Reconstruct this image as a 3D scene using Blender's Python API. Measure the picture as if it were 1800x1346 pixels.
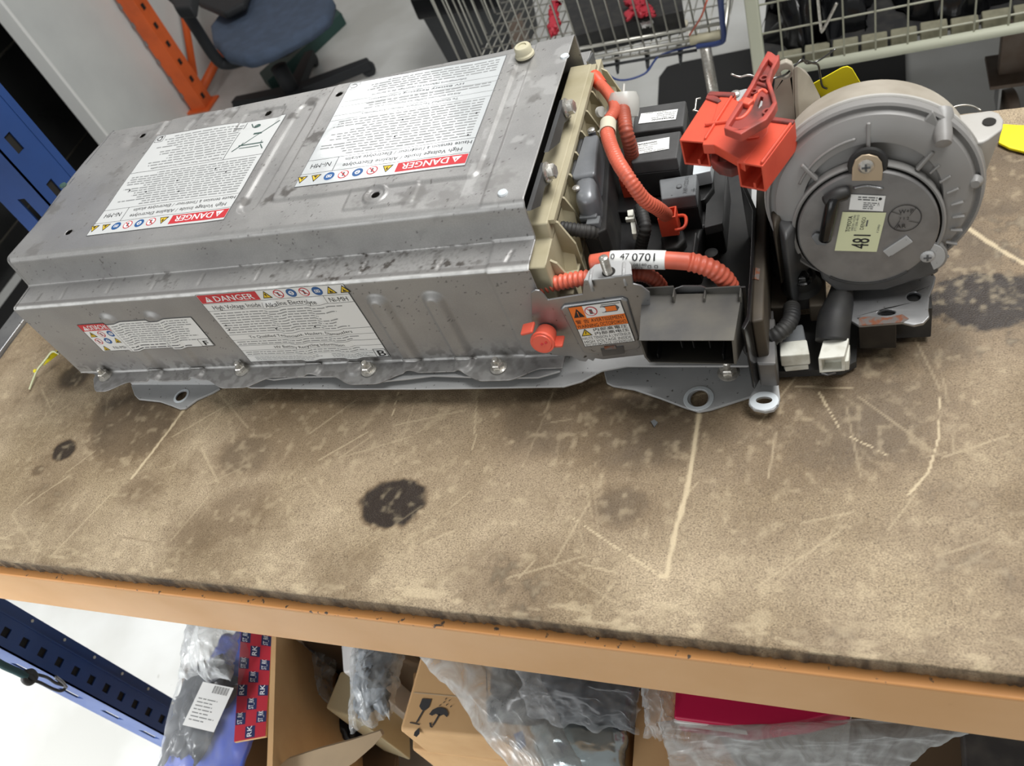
import bpy, math, random
import numpy as np
from mathutils import Vector as V, Matrix
from mathutils.geometry import tessellate_polygon
random.seed(7)
for o in list(bpy.data.objects): bpy.data.objects.remove(o)
COL = bpy.context.scene.collection
PI = math.pi

# ------------------------------------------------------------------ camera, world, lights
RW = ((0.9255006, 0.2144654, -0.3121750), (-0.0244227, -0.7887242, -0.6142620), (-0.3779579, 0.5761240, -0.7247268))
FPX = 1532.27
CAM = V((0, 0, .62))
cd = bpy.data.cameras.new('camera'); cam = bpy.data.objects.new('camera', cd); COL.objects.link(cam)
cd.sensor_width = 36; cd.lens = FPX / 1800 * 36; cd.clip_start = .02; cd.clip_end = 60
R3 = Matrix(RW)                                   # world -> camera (x right, y down, z forward)
cam.matrix_world = Matrix.Translation(CAM) @ (Matrix.Diagonal((1, -1, -1)) @ R3).transposed().to_4x4()
cd.dof.use_dof = True; cd.dof.focus_distance = .86; cd.dof.aperture_fstop = 10
bpy.context.scene.camera = cam
sc = bpy.context.scene
sc.view_settings.view_transform = 'Standard'; sc.view_settings.look = 'None'
sc.view_settings.gamma = 1; sc.view_settings.use_curve_mapping = False
sc.view_settings.exposure = 0.10
w = bpy.data.worlds.new('world'); sc.world = w; w.use_nodes = True
w.node_tree.nodes['Background'].inputs[0].default_value = (.86, .86, .84, 1)
w.node_tree.nodes['Background'].inputs[1].default_value = .27
def area(name, loc, target, sx, sy, power, col=(1, 1, 1)):
    d = bpy.data.lights.new(name, 'AREA'); d.shape = 'RECTANGLE'; d.size = sx; d.size_y = sy; d.energy = power; d.color = col
    o = bpy.data.objects.new(name, d); COL.objects.link(o); o.location = loc
    o.rotation_euler = (V(target) - V(loc)).to_track_quat('-Z', 'Y').to_euler(); return o
area('ceiling_lamp', (-2.2, 3.40, 1.95), (-.5, .8, 0), .55, .28, 6.5, (1, .99, .97))
area('ceiling_lamp', (.7, 1.1, 2.3), (-.2, .6, 0), 2.0, 1.0, 86, (1, .99, .97))
area('front_daylight_fill', (-1.5, -2.2, .7), (-.6, .5, -.2), 2.2, 1.6, 25, (.97, .99, 1))
floor_fill = area('front_daylight_fill', (-2.3, -1.3, .55), (-1.35, .42, -.85), 1.0, .8, 12, (.98, .99, 1)); floor_fill.data.spread = math.radians(48)  # added fill with a narrow beam, brightens only the floor under the bench

# ------------------------------------------------------------------ measuring helpers (photo ray meets a world plane)
def ray(x, y): return R3.transposed() @ V((x - 900, y - 673, FPX))
def PZ(x, y, z): d = ray(x, y); return CAM + d * ((z - CAM.z) / d.z)
def PY(x, y, Y): d = ray(x, y); return CAM + d * ((Y - CAM.y) / d.y)
def PX(x, y, X): d = ray(x, y); return CAM + d * ((X - CAM.x) / d.x)
def PP(x, y, c, n): d = ray(x, y); return CAM + d * ((V(c) - CAM).dot(n) / d.dot(n))
def pzs(pts, z): return [PZ(x, y, z) for x, y in pts]
def pys(pts, Y): return [PY(x, y, Y) for x, y in pts]
def pxs(pts, X): return [PX(x, y, X) for x, y in pts]

# ------------------------------------------------------------------ numpy noise
_rs = np.random.RandomState(5); _T = _rs.rand(256, 256)
def vn(x, y):
    x = np.asarray(x, float); y = np.asarray(y, float)
    xi = np.floor(x).astype(int); yi = np.floor(y).astype(int); fx = x - xi; fy = y - yi
    fx = fx*fx*(3-2*fx); fy = fy*fy*(3-2*fy)
    g = lambda a, b: _T[a % 256, b % 256]
    return (g(xi, yi)*(1-fx)+g(xi+1, yi)*fx)*(1-fy)+(g(xi, yi+1)*(1-fx)+g(xi+1, yi+1)*fx)*fy
def fbm(x, y, o=4):
    s = 0; a = .5; t = 0
    for i in range(o): s = s + a*vn(x*2**i+17*i, y*2**i+31*i); t += a; a *= .5
    return s/t
def sst(a, b, x): t = np.clip((x-a)/(b-a), 0, 1); return t*t*(3-2*t)

# ------------------------------------------------------------------ materials
def lin(c):
    if isinstance(c, str): c = [int(c[i:i+2], 16)/255 for i in (0, 2, 4)]
    return tuple((x/12.92 if x <= .04045 else ((x+.055)/1.055)**2.4) for x in c) + (1,)
def nodes(name):
    m = bpy.data.materials.new(name); m.use_nodes = True; nt = m.node_tree; return m, nt, nt.nodes['Principled BSDF']
def N(nt, t, **k):
    n = nt.nodes.new(t)
    for a, b in k.items():
        if a[0] == '_': n.inputs[int(a[1:])].default_value = b
        else: setattr(n, a, b)
    return n
def mat(name, c, rough=.5, metal=0., c2=None, sc_=40., lo=.4, hi=.7, bump=0., bsc=300., spots=None, ssc=120., sth=.28, rvar=.12, alpha=1., trans=0., spec=.5, detail=4.):
    m, nt, b = nodes(name); L = nt.links.new
    b.inputs['Roughness'].default_value = rough; b.inputs['Metallic'].default_value = metal
    b.inputs['Base Color'].default_value = lin(c); b.inputs['Specular IOR Level'].default_value = spec
    tc = N(nt, 'ShaderNodeTexCoord'); src = None
    if c2 is not None:
        n = N(nt, 'ShaderNodeTexNoise'); n.inputs['Scale'].default_value = sc_; n.inputs['Detail'].default_value = detail
        L(tc.outputs['Object'], n.inputs['Vector'])
        r = N(nt, 'ShaderNodeMapRange'); L(n.outputs['Fac'], r.inputs[0]); r.inputs[1].default_value = lo; r.inputs[2].default_value = hi
        mx = N(nt, 'ShaderNodeMix', data_type='RGBA'); L(r.outputs[0], mx.inputs[0]); mx.inputs[6].default_value = lin(c); mx.inputs[7].default_value = lin(c2)
        src = mx.outputs[2]
        rr = N(nt, 'ShaderNodeMapRange'); L(n.outputs['Fac'], rr.inputs[0]); rr.inputs[3].default_value = rough-rvar; rr.inputs[4].default_value = rough+rvar
        L(rr.outputs[0], b.inputs['Roughness'])
    if spots is not None:
        v = N(nt, 'ShaderNodeTexNoise'); v.inputs['Scale'].default_value = ssc; v.inputs['Detail'].default_value = 3; L(tc.outputs['Object'], v.inputs['Vector'])
        r = N(nt, 'ShaderNodeMapRange'); L(v.outputs['Fac'], r.inputs[0]); r.inputs[1].default_value = sth; r.inputs[2].default_value = sth-.05
        mx = N(nt, 'ShaderNodeMix', data_type='RGBA'); L(r.outputs[0], mx.inputs[0])
        if src: L(src, mx.inputs[6])
        else: mx.inputs[6].default_value = lin(c)
        mx.inputs[7].default_value = lin(spots); src = mx.outputs[2]
    if src: L(src, b.inputs['Base Color'])
    if bump:
        n = N(nt, 'ShaderNodeTexNoise'); n.inputs['Scale'].default_value = bsc; n.inputs['Detail'].default_value = 3; L(tc.outputs['Object'], n.inputs['Vector'])
        bp = N(nt, 'ShaderNodeBump'); bp.inputs['Strength'].default_value = bump; bp.inputs['Distance'].default_value = .001
        L(n.outputs['Fac'], bp.inputs['Height']); L(bp.outputs[0], b.inputs['Normal'])
    if trans: b.inputs['Transmission Weight'].default_value = trans
    if alpha < 1: b.inputs['Alpha'].default_value = alpha
    return m
def attr_mat(name, base, base2, dark, light, rough, metal, nsc, fine_sc=900., fine=.35, bump=.25, stretch=(1, 1, 1), rdark=.1, mid=None, fleck=0):
    """base colour noise + painted-on 'dirt' and 'light' tones (wear, painted shade, edge highlights) read from mesh attributes"""
    m, nt, b = nodes(name); L = nt.links.new
    tc = N(nt, 'ShaderNodeTexCoord'); mp = N(nt, 'ShaderNodeMapping'); mp.inputs['Scale'].default_value = stretch; L(tc.outputs['Object'], mp.inputs[0])
    n = N(nt, 'ShaderNodeTexNoise'); n.inputs['Scale'].default_value = nsc; n.inputs['Detail'].default_value = 6; L(tc.outputs['Object'], n.inputs['Vector'])
    r = N(nt, 'ShaderNodeMapRange'); L(n.outputs['Fac'], r.inputs[0]); r.inputs[1].default_value = .38; r.inputs[2].default_value = .64
    mx = N(nt, 'ShaderNodeMix', data_type='RGBA'); L(r.outputs[0], mx.inputs[0]); mx.inputs[6].default_value = lin(base); mx.inputs[7].default_value = lin(base2)
    f = N(nt, 'ShaderNodeTexNoise'); f.inputs['Scale'].default_value = fine_sc; f.inputs['Detail'].default_value = 3; L(mp.outputs[0], f.inputs['Vector'])
    fr = N(nt, 'ShaderNodeMapRange'); L(f.outputs['Fac'], fr.inputs[0]); fr.inputs[1].default_value = .35; fr.inputs[2].default_value = .65; fr.inputs[3].default_value = 1-fine; fr.inputs[4].default_value = 1+fine
    mu = N(nt, 'ShaderNodeMix', data_type='RGBA', blend_type='MULTIPLY'); mu.inputs[0].default_value = 1; L(mx.outputs[2], mu.inputs[6])
    cb = N(nt, 'ShaderNodeCombineColor'); [L(fr.outputs[0], cb.inputs[i]) for i in range(3)]; L(cb.outputs[0], mu.inputs[7])
    a = N(nt, 'ShaderNodeAttribute', attribute_name='dirt_shade'); a2 = N(nt, 'ShaderNodeAttribute', attribute_name='light')
    fa = N(nt, 'ShaderNodeMath', operation='MULTIPLY_ADD'); L(f.outputs['Fac'], fa.inputs[0]); fa.inputs[1].default_value = .5; fa.inputs[2].default_value = .75
    da = N(nt, 'ShaderNodeMath', operation='MULTIPLY', use_clamp=True); L(a.outputs['Fac'], da.inputs[0]); L(fa.outputs[0], da.inputs[1])
    src2 = mu.outputs[2]
    if fleck:
        for k, (st, s_, lo_, col_, am) in enumerate((((2.6, 1, 1), 330, .58, light, fleck), ((1, 2.4, 1), 460, .58, light, fleck), ((1.5, 1.5, 1), 380, .57, dark, fleck*1.3))):
            mp2 = N(nt, 'ShaderNodeMapping'); mp2.inputs['Scale'].default_value = st; mp2.inputs['Rotation'].default_value = (0, 0, .5+k); L(tc.outputs['Object'], mp2.inputs[0])
            nn = N(nt, 'ShaderNodeTexNoise'); nn.inputs['Scale'].default_value = s_; nn.inputs['Detail'].default_value = 2; L(mp2.outputs[0], nn.inputs['Vector'])
            rr2 = N(nt, 'ShaderNodeMapRange'); L(nn.outputs['Fac'], rr2.inputs[0]); rr2.inputs[1].default_value = lo_; rr2.inputs[2].default_value = lo_+.10; rr2.inputs[4].default_value = am
            m4 = N(nt, 'ShaderNodeMix', data_type='RGBA'); L(rr2.outputs[0], m4.inputs[0]); L(src2, m4.inputs[6]); m4.inputs[7].default_value = lin(col_); src2 = m4.outputs[2]
    m2 = N(nt, 'ShaderNodeMix', data_type='RGBA'); L(da.outputs[0], m2.inputs[0]); L(src2, m2.inputs[6]); m2.inputs[7].default_value = lin(dark)
    if mid:
        mr = N(nt, 'ShaderNodeMapRange'); L(a.outputs['Fac'], mr.inputs[0]); mr.inputs[1].default_value = .55; mr.inputs[2].default_value = .95
        md = N(nt, 'ShaderNodeMix', data_type='RGBA'); L(mr.outputs[0], md.inputs[0]); md.inputs[6].default_value = lin(mid); md.inputs[7].default_value = lin(dark); L(md.outputs[2], m2.inputs[7])
    m3 = N(nt, 'ShaderNodeMix', data_type='RGBA'); L(a2.outputs['Fac'], m3.inputs[0]); L(m2.outputs[2], m3.inputs[6]); m3.inputs[7].default_value = lin(light)
    L(m3.outputs[2], b.inputs['Base Color'])
    ro = N(nt, 'ShaderNodeMath', operation='MULTIPLY_ADD'); L(da.outputs[0], ro.inputs[0]); ro.inputs[1].default_value = rdark; ro.inputs[2].default_value = rough; L(ro.outputs[0], b.inputs['Roughness'])
    if metal:
        mm = N(nt, 'ShaderNodeMath', operation='MULTIPLY_ADD', use_clamp=True); L(da.outputs[0], mm.inputs[0]); mm.inputs[1].default_value = -metal*.8; mm.inputs[2].default_value = metal; L(mm.outputs[0], b.inputs['Metallic'])
    bp = N(nt, 'ShaderNodeBump'); bp.inputs['Strength'].default_value = bump; bp.inputs['Distance'].default_value = .001; L(f.outputs['Fac'], bp.inputs['Height']); L(bp.outputs[0], b.inputs['Normal'])
    return m
def film(name, col, opac, rough=.18):
    m, nt, b = nodes(name); L = nt.links.new
    b.inputs['Base Color'].default_value = lin(col); b.inputs['Roughness'].default_value = rough
    lw = N(nt, 'ShaderNodeLayerWeight'); lw.inputs[0].default_value = .35
    tc = N(nt, 'ShaderNodeTexCoord'); n = N(nt, 'ShaderNodeTexNoise'); n.inputs['Scale'].default_value = 30; n.inputs['Detail'].default_value = 5; n.inputs['Distortion'].default_value = 1.5; L(tc.outputs['Object'], n.inputs['Vector'])
    r = N(nt, 'ShaderNodeMapRange'); L(n.outputs['Fac'], r.inputs[0]); r.inputs[1].default_value = .35; r.inputs[2].default_value = .75; r.inputs[3].default_value = opac*.55; r.inputs[4].default_value = min(1, opac*1.7)
    ad = N(nt, 'ShaderNodeMath', operation='MULTIPLY_ADD', use_clamp=True); L(lw.outputs['Facing'], ad.inputs[0]); ad.inputs[1].default_value = .3; L(r.outputs[0], ad.inputs[2])
    L(ad.outputs[0], b.inputs['Alpha']); return m

M_ = {}
def mm(k, *a, **kw):
    M_[k] = mat(k, *a, **kw); return M_[k]
GALV = attr_mat('galvanised_steel', 'a3a2a1', 'b0afad', '4a4642', 'd8d8d6', .42, .50, 14, 700, .05, .07, rdark=.25)
CHIP = attr_mat('chipboard', 'b4a287', '98866a', '2a2019', 'd8c6a4', .74, 0, 7, 620, .34, .5, stretch=(1, 1.5, 1), rdark=-.2, mid='59432b', fleck=.30)
mm('steel', '8f9092', .38, .75, c2='a6a6a6', sc_=20, spots='55504a', ssc=160, sth=.33)
mm('steel_light', 'b0b1b1', .5, .12, c2='a3a4a4', sc_=20, spots='5f5c58', ssc=260, sth=.33)
mm('steel_white', 'dfe6ea', .4, .2)
mm('steel_dark', '5c5c5d', .45, .6, c2='74726f', sc_=30)
mm('chrome', 'd4d1ca', .3, .75, c2='aaa69d', sc_=200)
mm('chrome_dark', '6c6c6c', .22, 1.)
mm('black_plastic', '1c1c1d', .42, 0, c2='2a2a2a', sc_=25, bump=.1)
mm('black_soft', '232324', .6, 0, c2='33322f', sc_=40)
mm('black_gloss', '151516', .22)
mm('relay_grey', '454545', .5, 0, c2='4d4d4d', sc_=60, bump=.1)
mm('relay_lid', '5b5c5f', .45)
mm('relay_small', '777a7c', .5, 0, c2='696c6f', sc_=50)
mm('ecu', '85888c', .36, .3, c2='75787c', sc_=30, bump=.08)
mm('cream', 'b6ae94', .5, 0, c2='a1987b', sc_=18, spec=.4)
mm('cream_bright', 'c7c1a6', .5)
mm('orange_plastic', 'ec5a3c', .42, 0, c2='dc4d33', sc_=30)
mm('orange_tube', 'd96a52', .42, 0, c2='b0543f', sc_=24, lo=.4, hi=.75)
mm('orange_tube_dirty', 'a8513c', .5, 0, c2='7d3a2b', sc_=30)
mm('plug_red', 'dd563e', .42, 0, c2='c44632', sc_=26, lo=.45, hi=.8)
mm('plug_dark', '96413a', .48, 0, c2='5a332f', sc_=45, lo=.4, hi=.65)
mm('knob_red', 'e2604a', .45)
mm('fan_plastic', '8e8d8b', .42, 0, c2='827f7c', sc_=12)
mm('fan_body', 'b3ac9f', .55, 0, c2='938a7c', sc_=14, lo=.4, hi=.62, bump=.08)
mm('fan_grey', 'b4b2ad', .5, 0, c2='a3a09a', sc_=22)
mm('fan_dark', '4a4b4c', .5, 0, c2='3c3b3a', sc_=22)
mm('motor', '828180', .42, .35, c2='757372', sc_=60, bump=.08)
mm('motor_tab', 'b9a78e', .42, .45)
mm('duct', '474645', .6, 0, c2='605d55', sc_=22, lo=.35, hi=.65, bump=.12)
mm('duct_in', '101011', .5)
mm('olive', '3e372e', .6, .1, c2='4e463a', sc_=30)
mm('white_plastic', 'd9d9cf', .42, 0, c2='b5b2a2', sc_=70, lo=.45, hi=.75)
mm('clip_clear', 'd8d8d2', .3, alpha=.62)
mm('yellow', 'f2e21c', .5)
mm('yellow_label', 'd8dcb4', .45)
mm('white_label', 'e9eae8', .32)
mm('label_d', 'd3d5d4', .45)
mm('label_c', 'c6cacb', .19, .0, spec=.9)
mm('ink', '1b1c1f', .5)
mm('ink_soft', '8d8f8f', .5)
mm('ink_grey', '56585a', .5)
mm('ink_red', 'c9353c', .45)
mm('ink_orange', 'ee7a2c', .45)
mm('ink_yellow', 'e3bf2c', .45)
mm('ink_blue', '2a5c96', .45)
mm('ink_green', '3c5650', .5)
mm('ink_white', 'eeeeee', .45)
mm('rust', '7d4a30', .8, 0, c2='6c6662', sc_=190, lo=.42, hi=.56)
mm('beam', 'dfb07c', .5, 0, c2='d4a36d', sc_=6, spots='b58550', ssc=18, sth=.24)
mm('beam_lip', 'e2a263', .45, 0, spots='5e554e', ssc=150, sth=.36)
mm('blue_paint', '26457f', .42, 0, c2='213d72', sc_=10)
mm('blue_dark', '1b2c56', .5)
mm('orange_paint', 'e0642a', .5, 0, c2='c95a28', sc_=14)
mm('hole', '17140f', .8)
mm('floor', 'cbccc9', .42, 0, c2='b9b9b4', sc_=3.2, lo=.4, hi=.62, spots='a5a39d', ssc=24, sth=.27)
mm('wall_white', 'd3d6d3', .6, 0, c2='c6c9c7', sc_=4, spots='a3a19c', ssc=9, sth=.27)
mm('wall_edge', 'eeefec', .6)
mm('black_tile', '171818', .3, 0, c2='202020', sc_=6)
mm('grout', '777368', .8)
mm('chair_seat', '3e4a5c', .9, 0, c2='465368', sc_=30, bump=.2)
mm('chair_black', '1d1f22', .7)
mm('green_paint', '26443f', .55)
mm('bin', '26282a', .5, 0, c2='2e3032', sc_=8)
mm('bin_bag', '111214', .2, bump=.5, bsc=25)
mm('wire', 'b9b8b0', .35, .8)
mm('wire_cream', 'b5b5a4', .6, .1)
mm('cage_cream', 'c0c3b0', .6)
mm('cream_block', '8e8b76', .7, 0, c2='75725f', sc_=40)
mm('blue_wire', '2d3f74', .5)
mm('mat_black', '1f1f1f', .8, 0, bump=.4, bsc=60)
mm('brown_metal', '5b4d42', .6, .2, c2='6d6258', sc_=20)
mm('cardboard', 'c8a273', .75, 0, c2='bd9668', sc_=12)
mm('cardboard_pale', 'b7a183', .8, 0, c2='a9957a', sc_=12)
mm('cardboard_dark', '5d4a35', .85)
mm('tape_dark', '3a3a3c', .6)
mm('red_box', 'c2184a', .42, 0, c2='b51544', sc_=8)
mm('check_red', 'b02838', .5); mm('check_blue', '1f2a55', .5)
mm('blue_print', '3a50a8', .35)
mm('foam_cream', 'd6c9a4', .6)
mm('grey_part', '77808a', .35)
mm('black_part', '1a1c1f', .35)
mm('foil', 'c7d3d6', .18, .7, bump=.3, bsc=20)
mm('black_film', '222327', .16, bump=.4, bsc=18)
mm('cord_green', '1f3f42', .7)
mm('dust', '8c8373', .9)
mm('paper_tag', 'cfc9b4', .6)
FILM = film('clear_film', 'd5d9da', .30); FILM2 = film('milky_film', 'c9cccc', .5); FILMB = film('thin_film', 'e2e6ea', .12)

# ------------------------------------------------------------------ object builders
WL = {}
def _wl(p): return WL.get(p.name, V((0, 0, 0))) if p else V((0, 0, 0))
def thing(name, label, cat, loc, group=None):
    o = bpy.data.objects.new(name, None); COL.objects.link(o); o.location = loc; o.empty_display_size = .05; WL[o.name] = V(loc)
    o['label'] = label; o['category'] = cat
    if group: o['group'] = group
    return o
def tag(o, label, cat, group=None):
    o['label'] = label; o['category'] = cat
    if group: o['group'] = group
    return o
def struct(o): o['kind'] = 'structure'; return o
def mk(name, vs, fs, m, parent=None, mi=None, smooth=False, bevel=0, label=None, fixn=True, kind=None, weld=False):
    vs = np.array([tuple(v) for v in vs], float); c = (vs.min(0)+vs.max(0))/2
    me = bpy.data.meshes.new(name); me.from_pydata((vs-c).tolist(), [], [tuple(int(i) for i in f) for f in fs])
    for x in (m if isinstance(m, (list, tuple)) else [m]): me.materials.append(x if not isinstance(x, str) else M_[x])
    if mi is not None: me.polygons.foreach_set('material_index', mi)
    if smooth: me.polygons.foreach_set('use_smooth', [True]*len(me.polygons))
    me.update()
    if fixn:
        import bmesh
        bm = bmesh.new(); bm.from_mesh(me); bmesh.ops.recalc_face_normals(bm, faces=bm.faces); bm.to_mesh(me); bm.free()
    o = bpy.data.objects.new(name, me); COL.objects.link(o)
    o.location = V(c) - _wl(parent); WL[o.name] = V(c)
    if parent: o.parent = parent
    if bevel:
        b = o.modifiers.new('bevel', 'BEVEL'); b.width = bevel; b.segments = 2; b.limit_method = 'ANGLE'; b.angle_limit = .6
        me.polygons.foreach_set('use_smooth', [True]*len(me.polygons))
        o.modifiers.new('wn', 'WEIGHTED_NORMAL')
    if label: o['label'] = label
    if kind: o['kind'] = kind
    return o
def inset_dir(poly):
    return poly
def geo_prism(outer, vec, holes=(), shrink=None):
    loops = [[V(p) for p in outer]] + [[V(p) for p in h] for h in holes]
    tri = tessellate_polygon(loops); flat = [p for l in loops for p in l]; n = len(flat); vec = V(vec)
    c = sum(loops[0], V((0, 0, 0)))/len(loops[0])
    bot = [((p-c)*(shrink if shrink else 1)+c)+vec for p in flat]
    fs = [tuple(t) for t in tri] + [tuple(i+n for i in reversed(t)) for t in tri]; k = 0
    for l in loops:
        m = len(l)
        for i in range(m): fs.append((k+i, k+(i+1) % m, k+(i+1) % m+n, k+i+n))
        k += m
    return flat+bot, fs
def prism(name, outer, vec, m, parent=None, holes=(), bevel=0, shrink=None, **k):
    vs, fs = geo_prism(outer, vec, holes, shrink)
    return mk(name, vs, fs, m, parent, bevel=bevel, **k)
def block(name, px4, zt, zb, m, parent=None, bevel=.0012, **k):      # outline of the top at height zt, straight down to zb
    return prism(name, pzs(px4, zt), (0, 0, zb-zt), m, parent, bevel=bevel, **k)
def geo_box(c, s, ax=None):
    c = V(c); X, Y, Z = ax if ax else (V((1, 0, 0)), V((0, 1, 0)), V((0, 0, 1)))
    vs = [c+X*(s[0]/2*a)+Y*(s[1]/2*b)+Z*(s[2]/2*d) for a in (-1, 1) for b in (-1, 1) for d in (-1, 1)]
    return vs, [(0, 1, 3, 2), (4, 6, 7, 5), (0, 4, 5, 1), (2, 3, 7, 6), (0, 2, 6, 4), (1, 5, 7, 3)]
def box(name, c, s, m, parent=None, ax=None, bevel=.001, **k):
    vs, fs = geo_box(c, s, ax); return mk(name, vs, fs, m, parent, bevel=bevel, **k)
def join_geo(gs):
    VS = []; FS = []; MI = []
    for g in gs:
        vs, fs = g[0], g[1]; o = len(VS); VS += [V(v) for v in vs]; FS += [tuple(i+o for i in f) for f in fs]; MI += [g[2] if len(g) > 2 else 0]*len(fs)
    return VS, FS, MI
def multi(name, gs, m, parent=None, bevel=0, **k):
    VS, FS, MI = join_geo(gs); return mk(name, VS, FS, m, parent, mi=MI, bevel=bevel, **k)
def spline(pts, step):
    P = [V(p) for p in pts]; P = [P[0]*2-P[1]]+P+[P[-1]*2-P[-2]]; out = []
    for i in range(1, len(P)-2):
        a, b, c, d = P[i-1:i+3]; n = max(2, int((c-b).length/step))
        for k in range(n):
            t = k/n; out.append(.5*((2*b)+(c-a)*t+(2*a-5*b+4*c-d)*t*t+(3*b-a-3*c+d)*t**3))
    out.append(P[-2]); return out
def geo_tube(pts, r, seg=12, step=.002, pitch=0, amp=0, cap=True, smoothp=True, rfun=None):
    Q = spline(pts, step) if smoothp else [V(p) for p in pts]
    vs = []; fs = []; s = 0; T = (Q[1]-Q[0]).normalized(); up = V((0, 0, 1)) if abs(T.z) < .9 else V((1, 0, 0)); A = T.cross(up).normalized()
    tot = sum((Q[i+1]-Q[i]).length for i in range(len(Q)-1))
    for i, q in enumerate(Q):
        if i: s += (q-Q[i-1]).length
        T = (Q[min(i+1, len(Q)-1)]-Q[max(i-1, 0)]).normalized(); A = (A-T*A.dot(T)).normalized(); B = T.cross(A)
        rr = r*(1+(amp*math.sin(2*PI*s/pitch) if pitch else 0)) if rfun is None else rfun(s/tot, s)
        for k in range(seg): a = 2*PI*k/seg; vs.append(q+A*(rr*math.cos(a))+B*(rr*math.sin(a)))
    n = len(Q)
    for i in range(n-1):
        for k in range(seg): fs.append((i*seg+k, i*seg+(k+1) % seg, (i+1)*seg+(k+1) % seg, (i+1)*seg+k))
    if cap: fs.append(tuple(range(seg))[::-1]); fs.append(tuple(range((n-1)*seg, n*seg)))
    return vs, fs
def tube(name, pts, r, m, parent=None, **k):
    ko = {a: k.pop(a) for a in ('label', 'kind') if a in k}
    vs, fs = geo_tube(pts, r, **k); return mk(name, vs, fs, m, parent, smooth=True, **ko)
def hose(name, pts, r, m, parent=None, pitch=.0033, amp=.075, **k): return tube(name, pts, r, m, parent, step=.0009, seg=16, pitch=pitch, amp=amp, **k)
def geo_lathe(prof, c, n, seg=48, ref=None, a0=0, a1=2*PI, closed=False):
    n = V(n).normalized(); c = V(c); ref = V(ref) if ref else (V((1, 0, 0)) if abs(n.x) < .9 else V((0, 1, 0)))
    A = (ref-n*ref.dot(n)).normalized(); B = n.cross(A); full = abs(a1-a0-2*PI) < 1e-6; m = seg if full else seg+1; vs = []; fs = []
    for r, h in prof:
        for k in range(m): a = a0+(a1-a0)*k/seg; vs.append(c+n*h+A*(r*math.cos(a))+B*(r*math.sin(a)))
    L = len(prof)
    rng = range(L if closed else L-1)
    for i in rng:
        j = (i+1) % L
        for k in range(seg):
            k2 = (k+1) % m
            fs.append((i*m+k, i*m+k2, j*m+k2, j*m+k))
    if not closed and full:
        if prof[0][0] > 1e-5: fs.append(tuple(range(m)))
        if prof[-1][0] > 1e-5: fs.append(tuple(range((L-1)*m, L*m)))
    if closed and not full:
        fs.append(tuple(i*m for i in range(L))); fs.append(tuple(i*m+m-1 for i in range(L)))
    return vs, fs
def lathe(name, prof, c, n, m, parent=None, sharp=True, **k):
    ko = {a: k.pop(a) for a in ('label', 'kind') if a in k}
    vs, fs = geo_lathe(prof, c, n, **k); o = mk(name, vs, fs, m, parent, smooth=True, **ko)
    try:
        o.data.set_sharp_from_angle(angle=.6)
    except Exception: pass
    return o
def disc_pts(c, n, rx, ry=None, ref=(1, 0, 0), seg=20):
    n = V(n).normalized(); A = (V(ref)-n*V(ref).dot(n)).normalized(); B = n.cross(A); ry = ry or rx
    return [V(c)+A*(rx*math.cos(2*PI*k/seg))+B*(ry*math.sin(2*PI*k/seg)) for k in range(seg)]
def hexbolt(name, c, n, r, parent, m='chrome', stud=True, washer=True, label=None):
    n = V(n).normalized(); gs = []; h = 0
    if washer: gs.append(geo_lathe([(r*1.35, 0), (r*1.35, r*.2), (r*1.05, r*.35)], c, n, seg=24)); h = r*.3
    gs.append(geo_lathe([(r, h), (r, h+r*.8), (r*.86, h+r*.95)], c, n, seg=6))
    if stud: gs.append(geo_lathe([(r*.5, h), (r*.5, h+r*1.7), (r*.4, h+r*1.85)], c, n, seg=14))
    else: gs.append(geo_lathe([(r*.6, h+r*.95), (r*.55, h+r*.98)], c, n, seg=14))
    return multi(name, gs, m, parent, label=label)
def ribbed(name, pts, r, m, parent, **k): return hose(name, pts, r, m, parent, **k)

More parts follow.
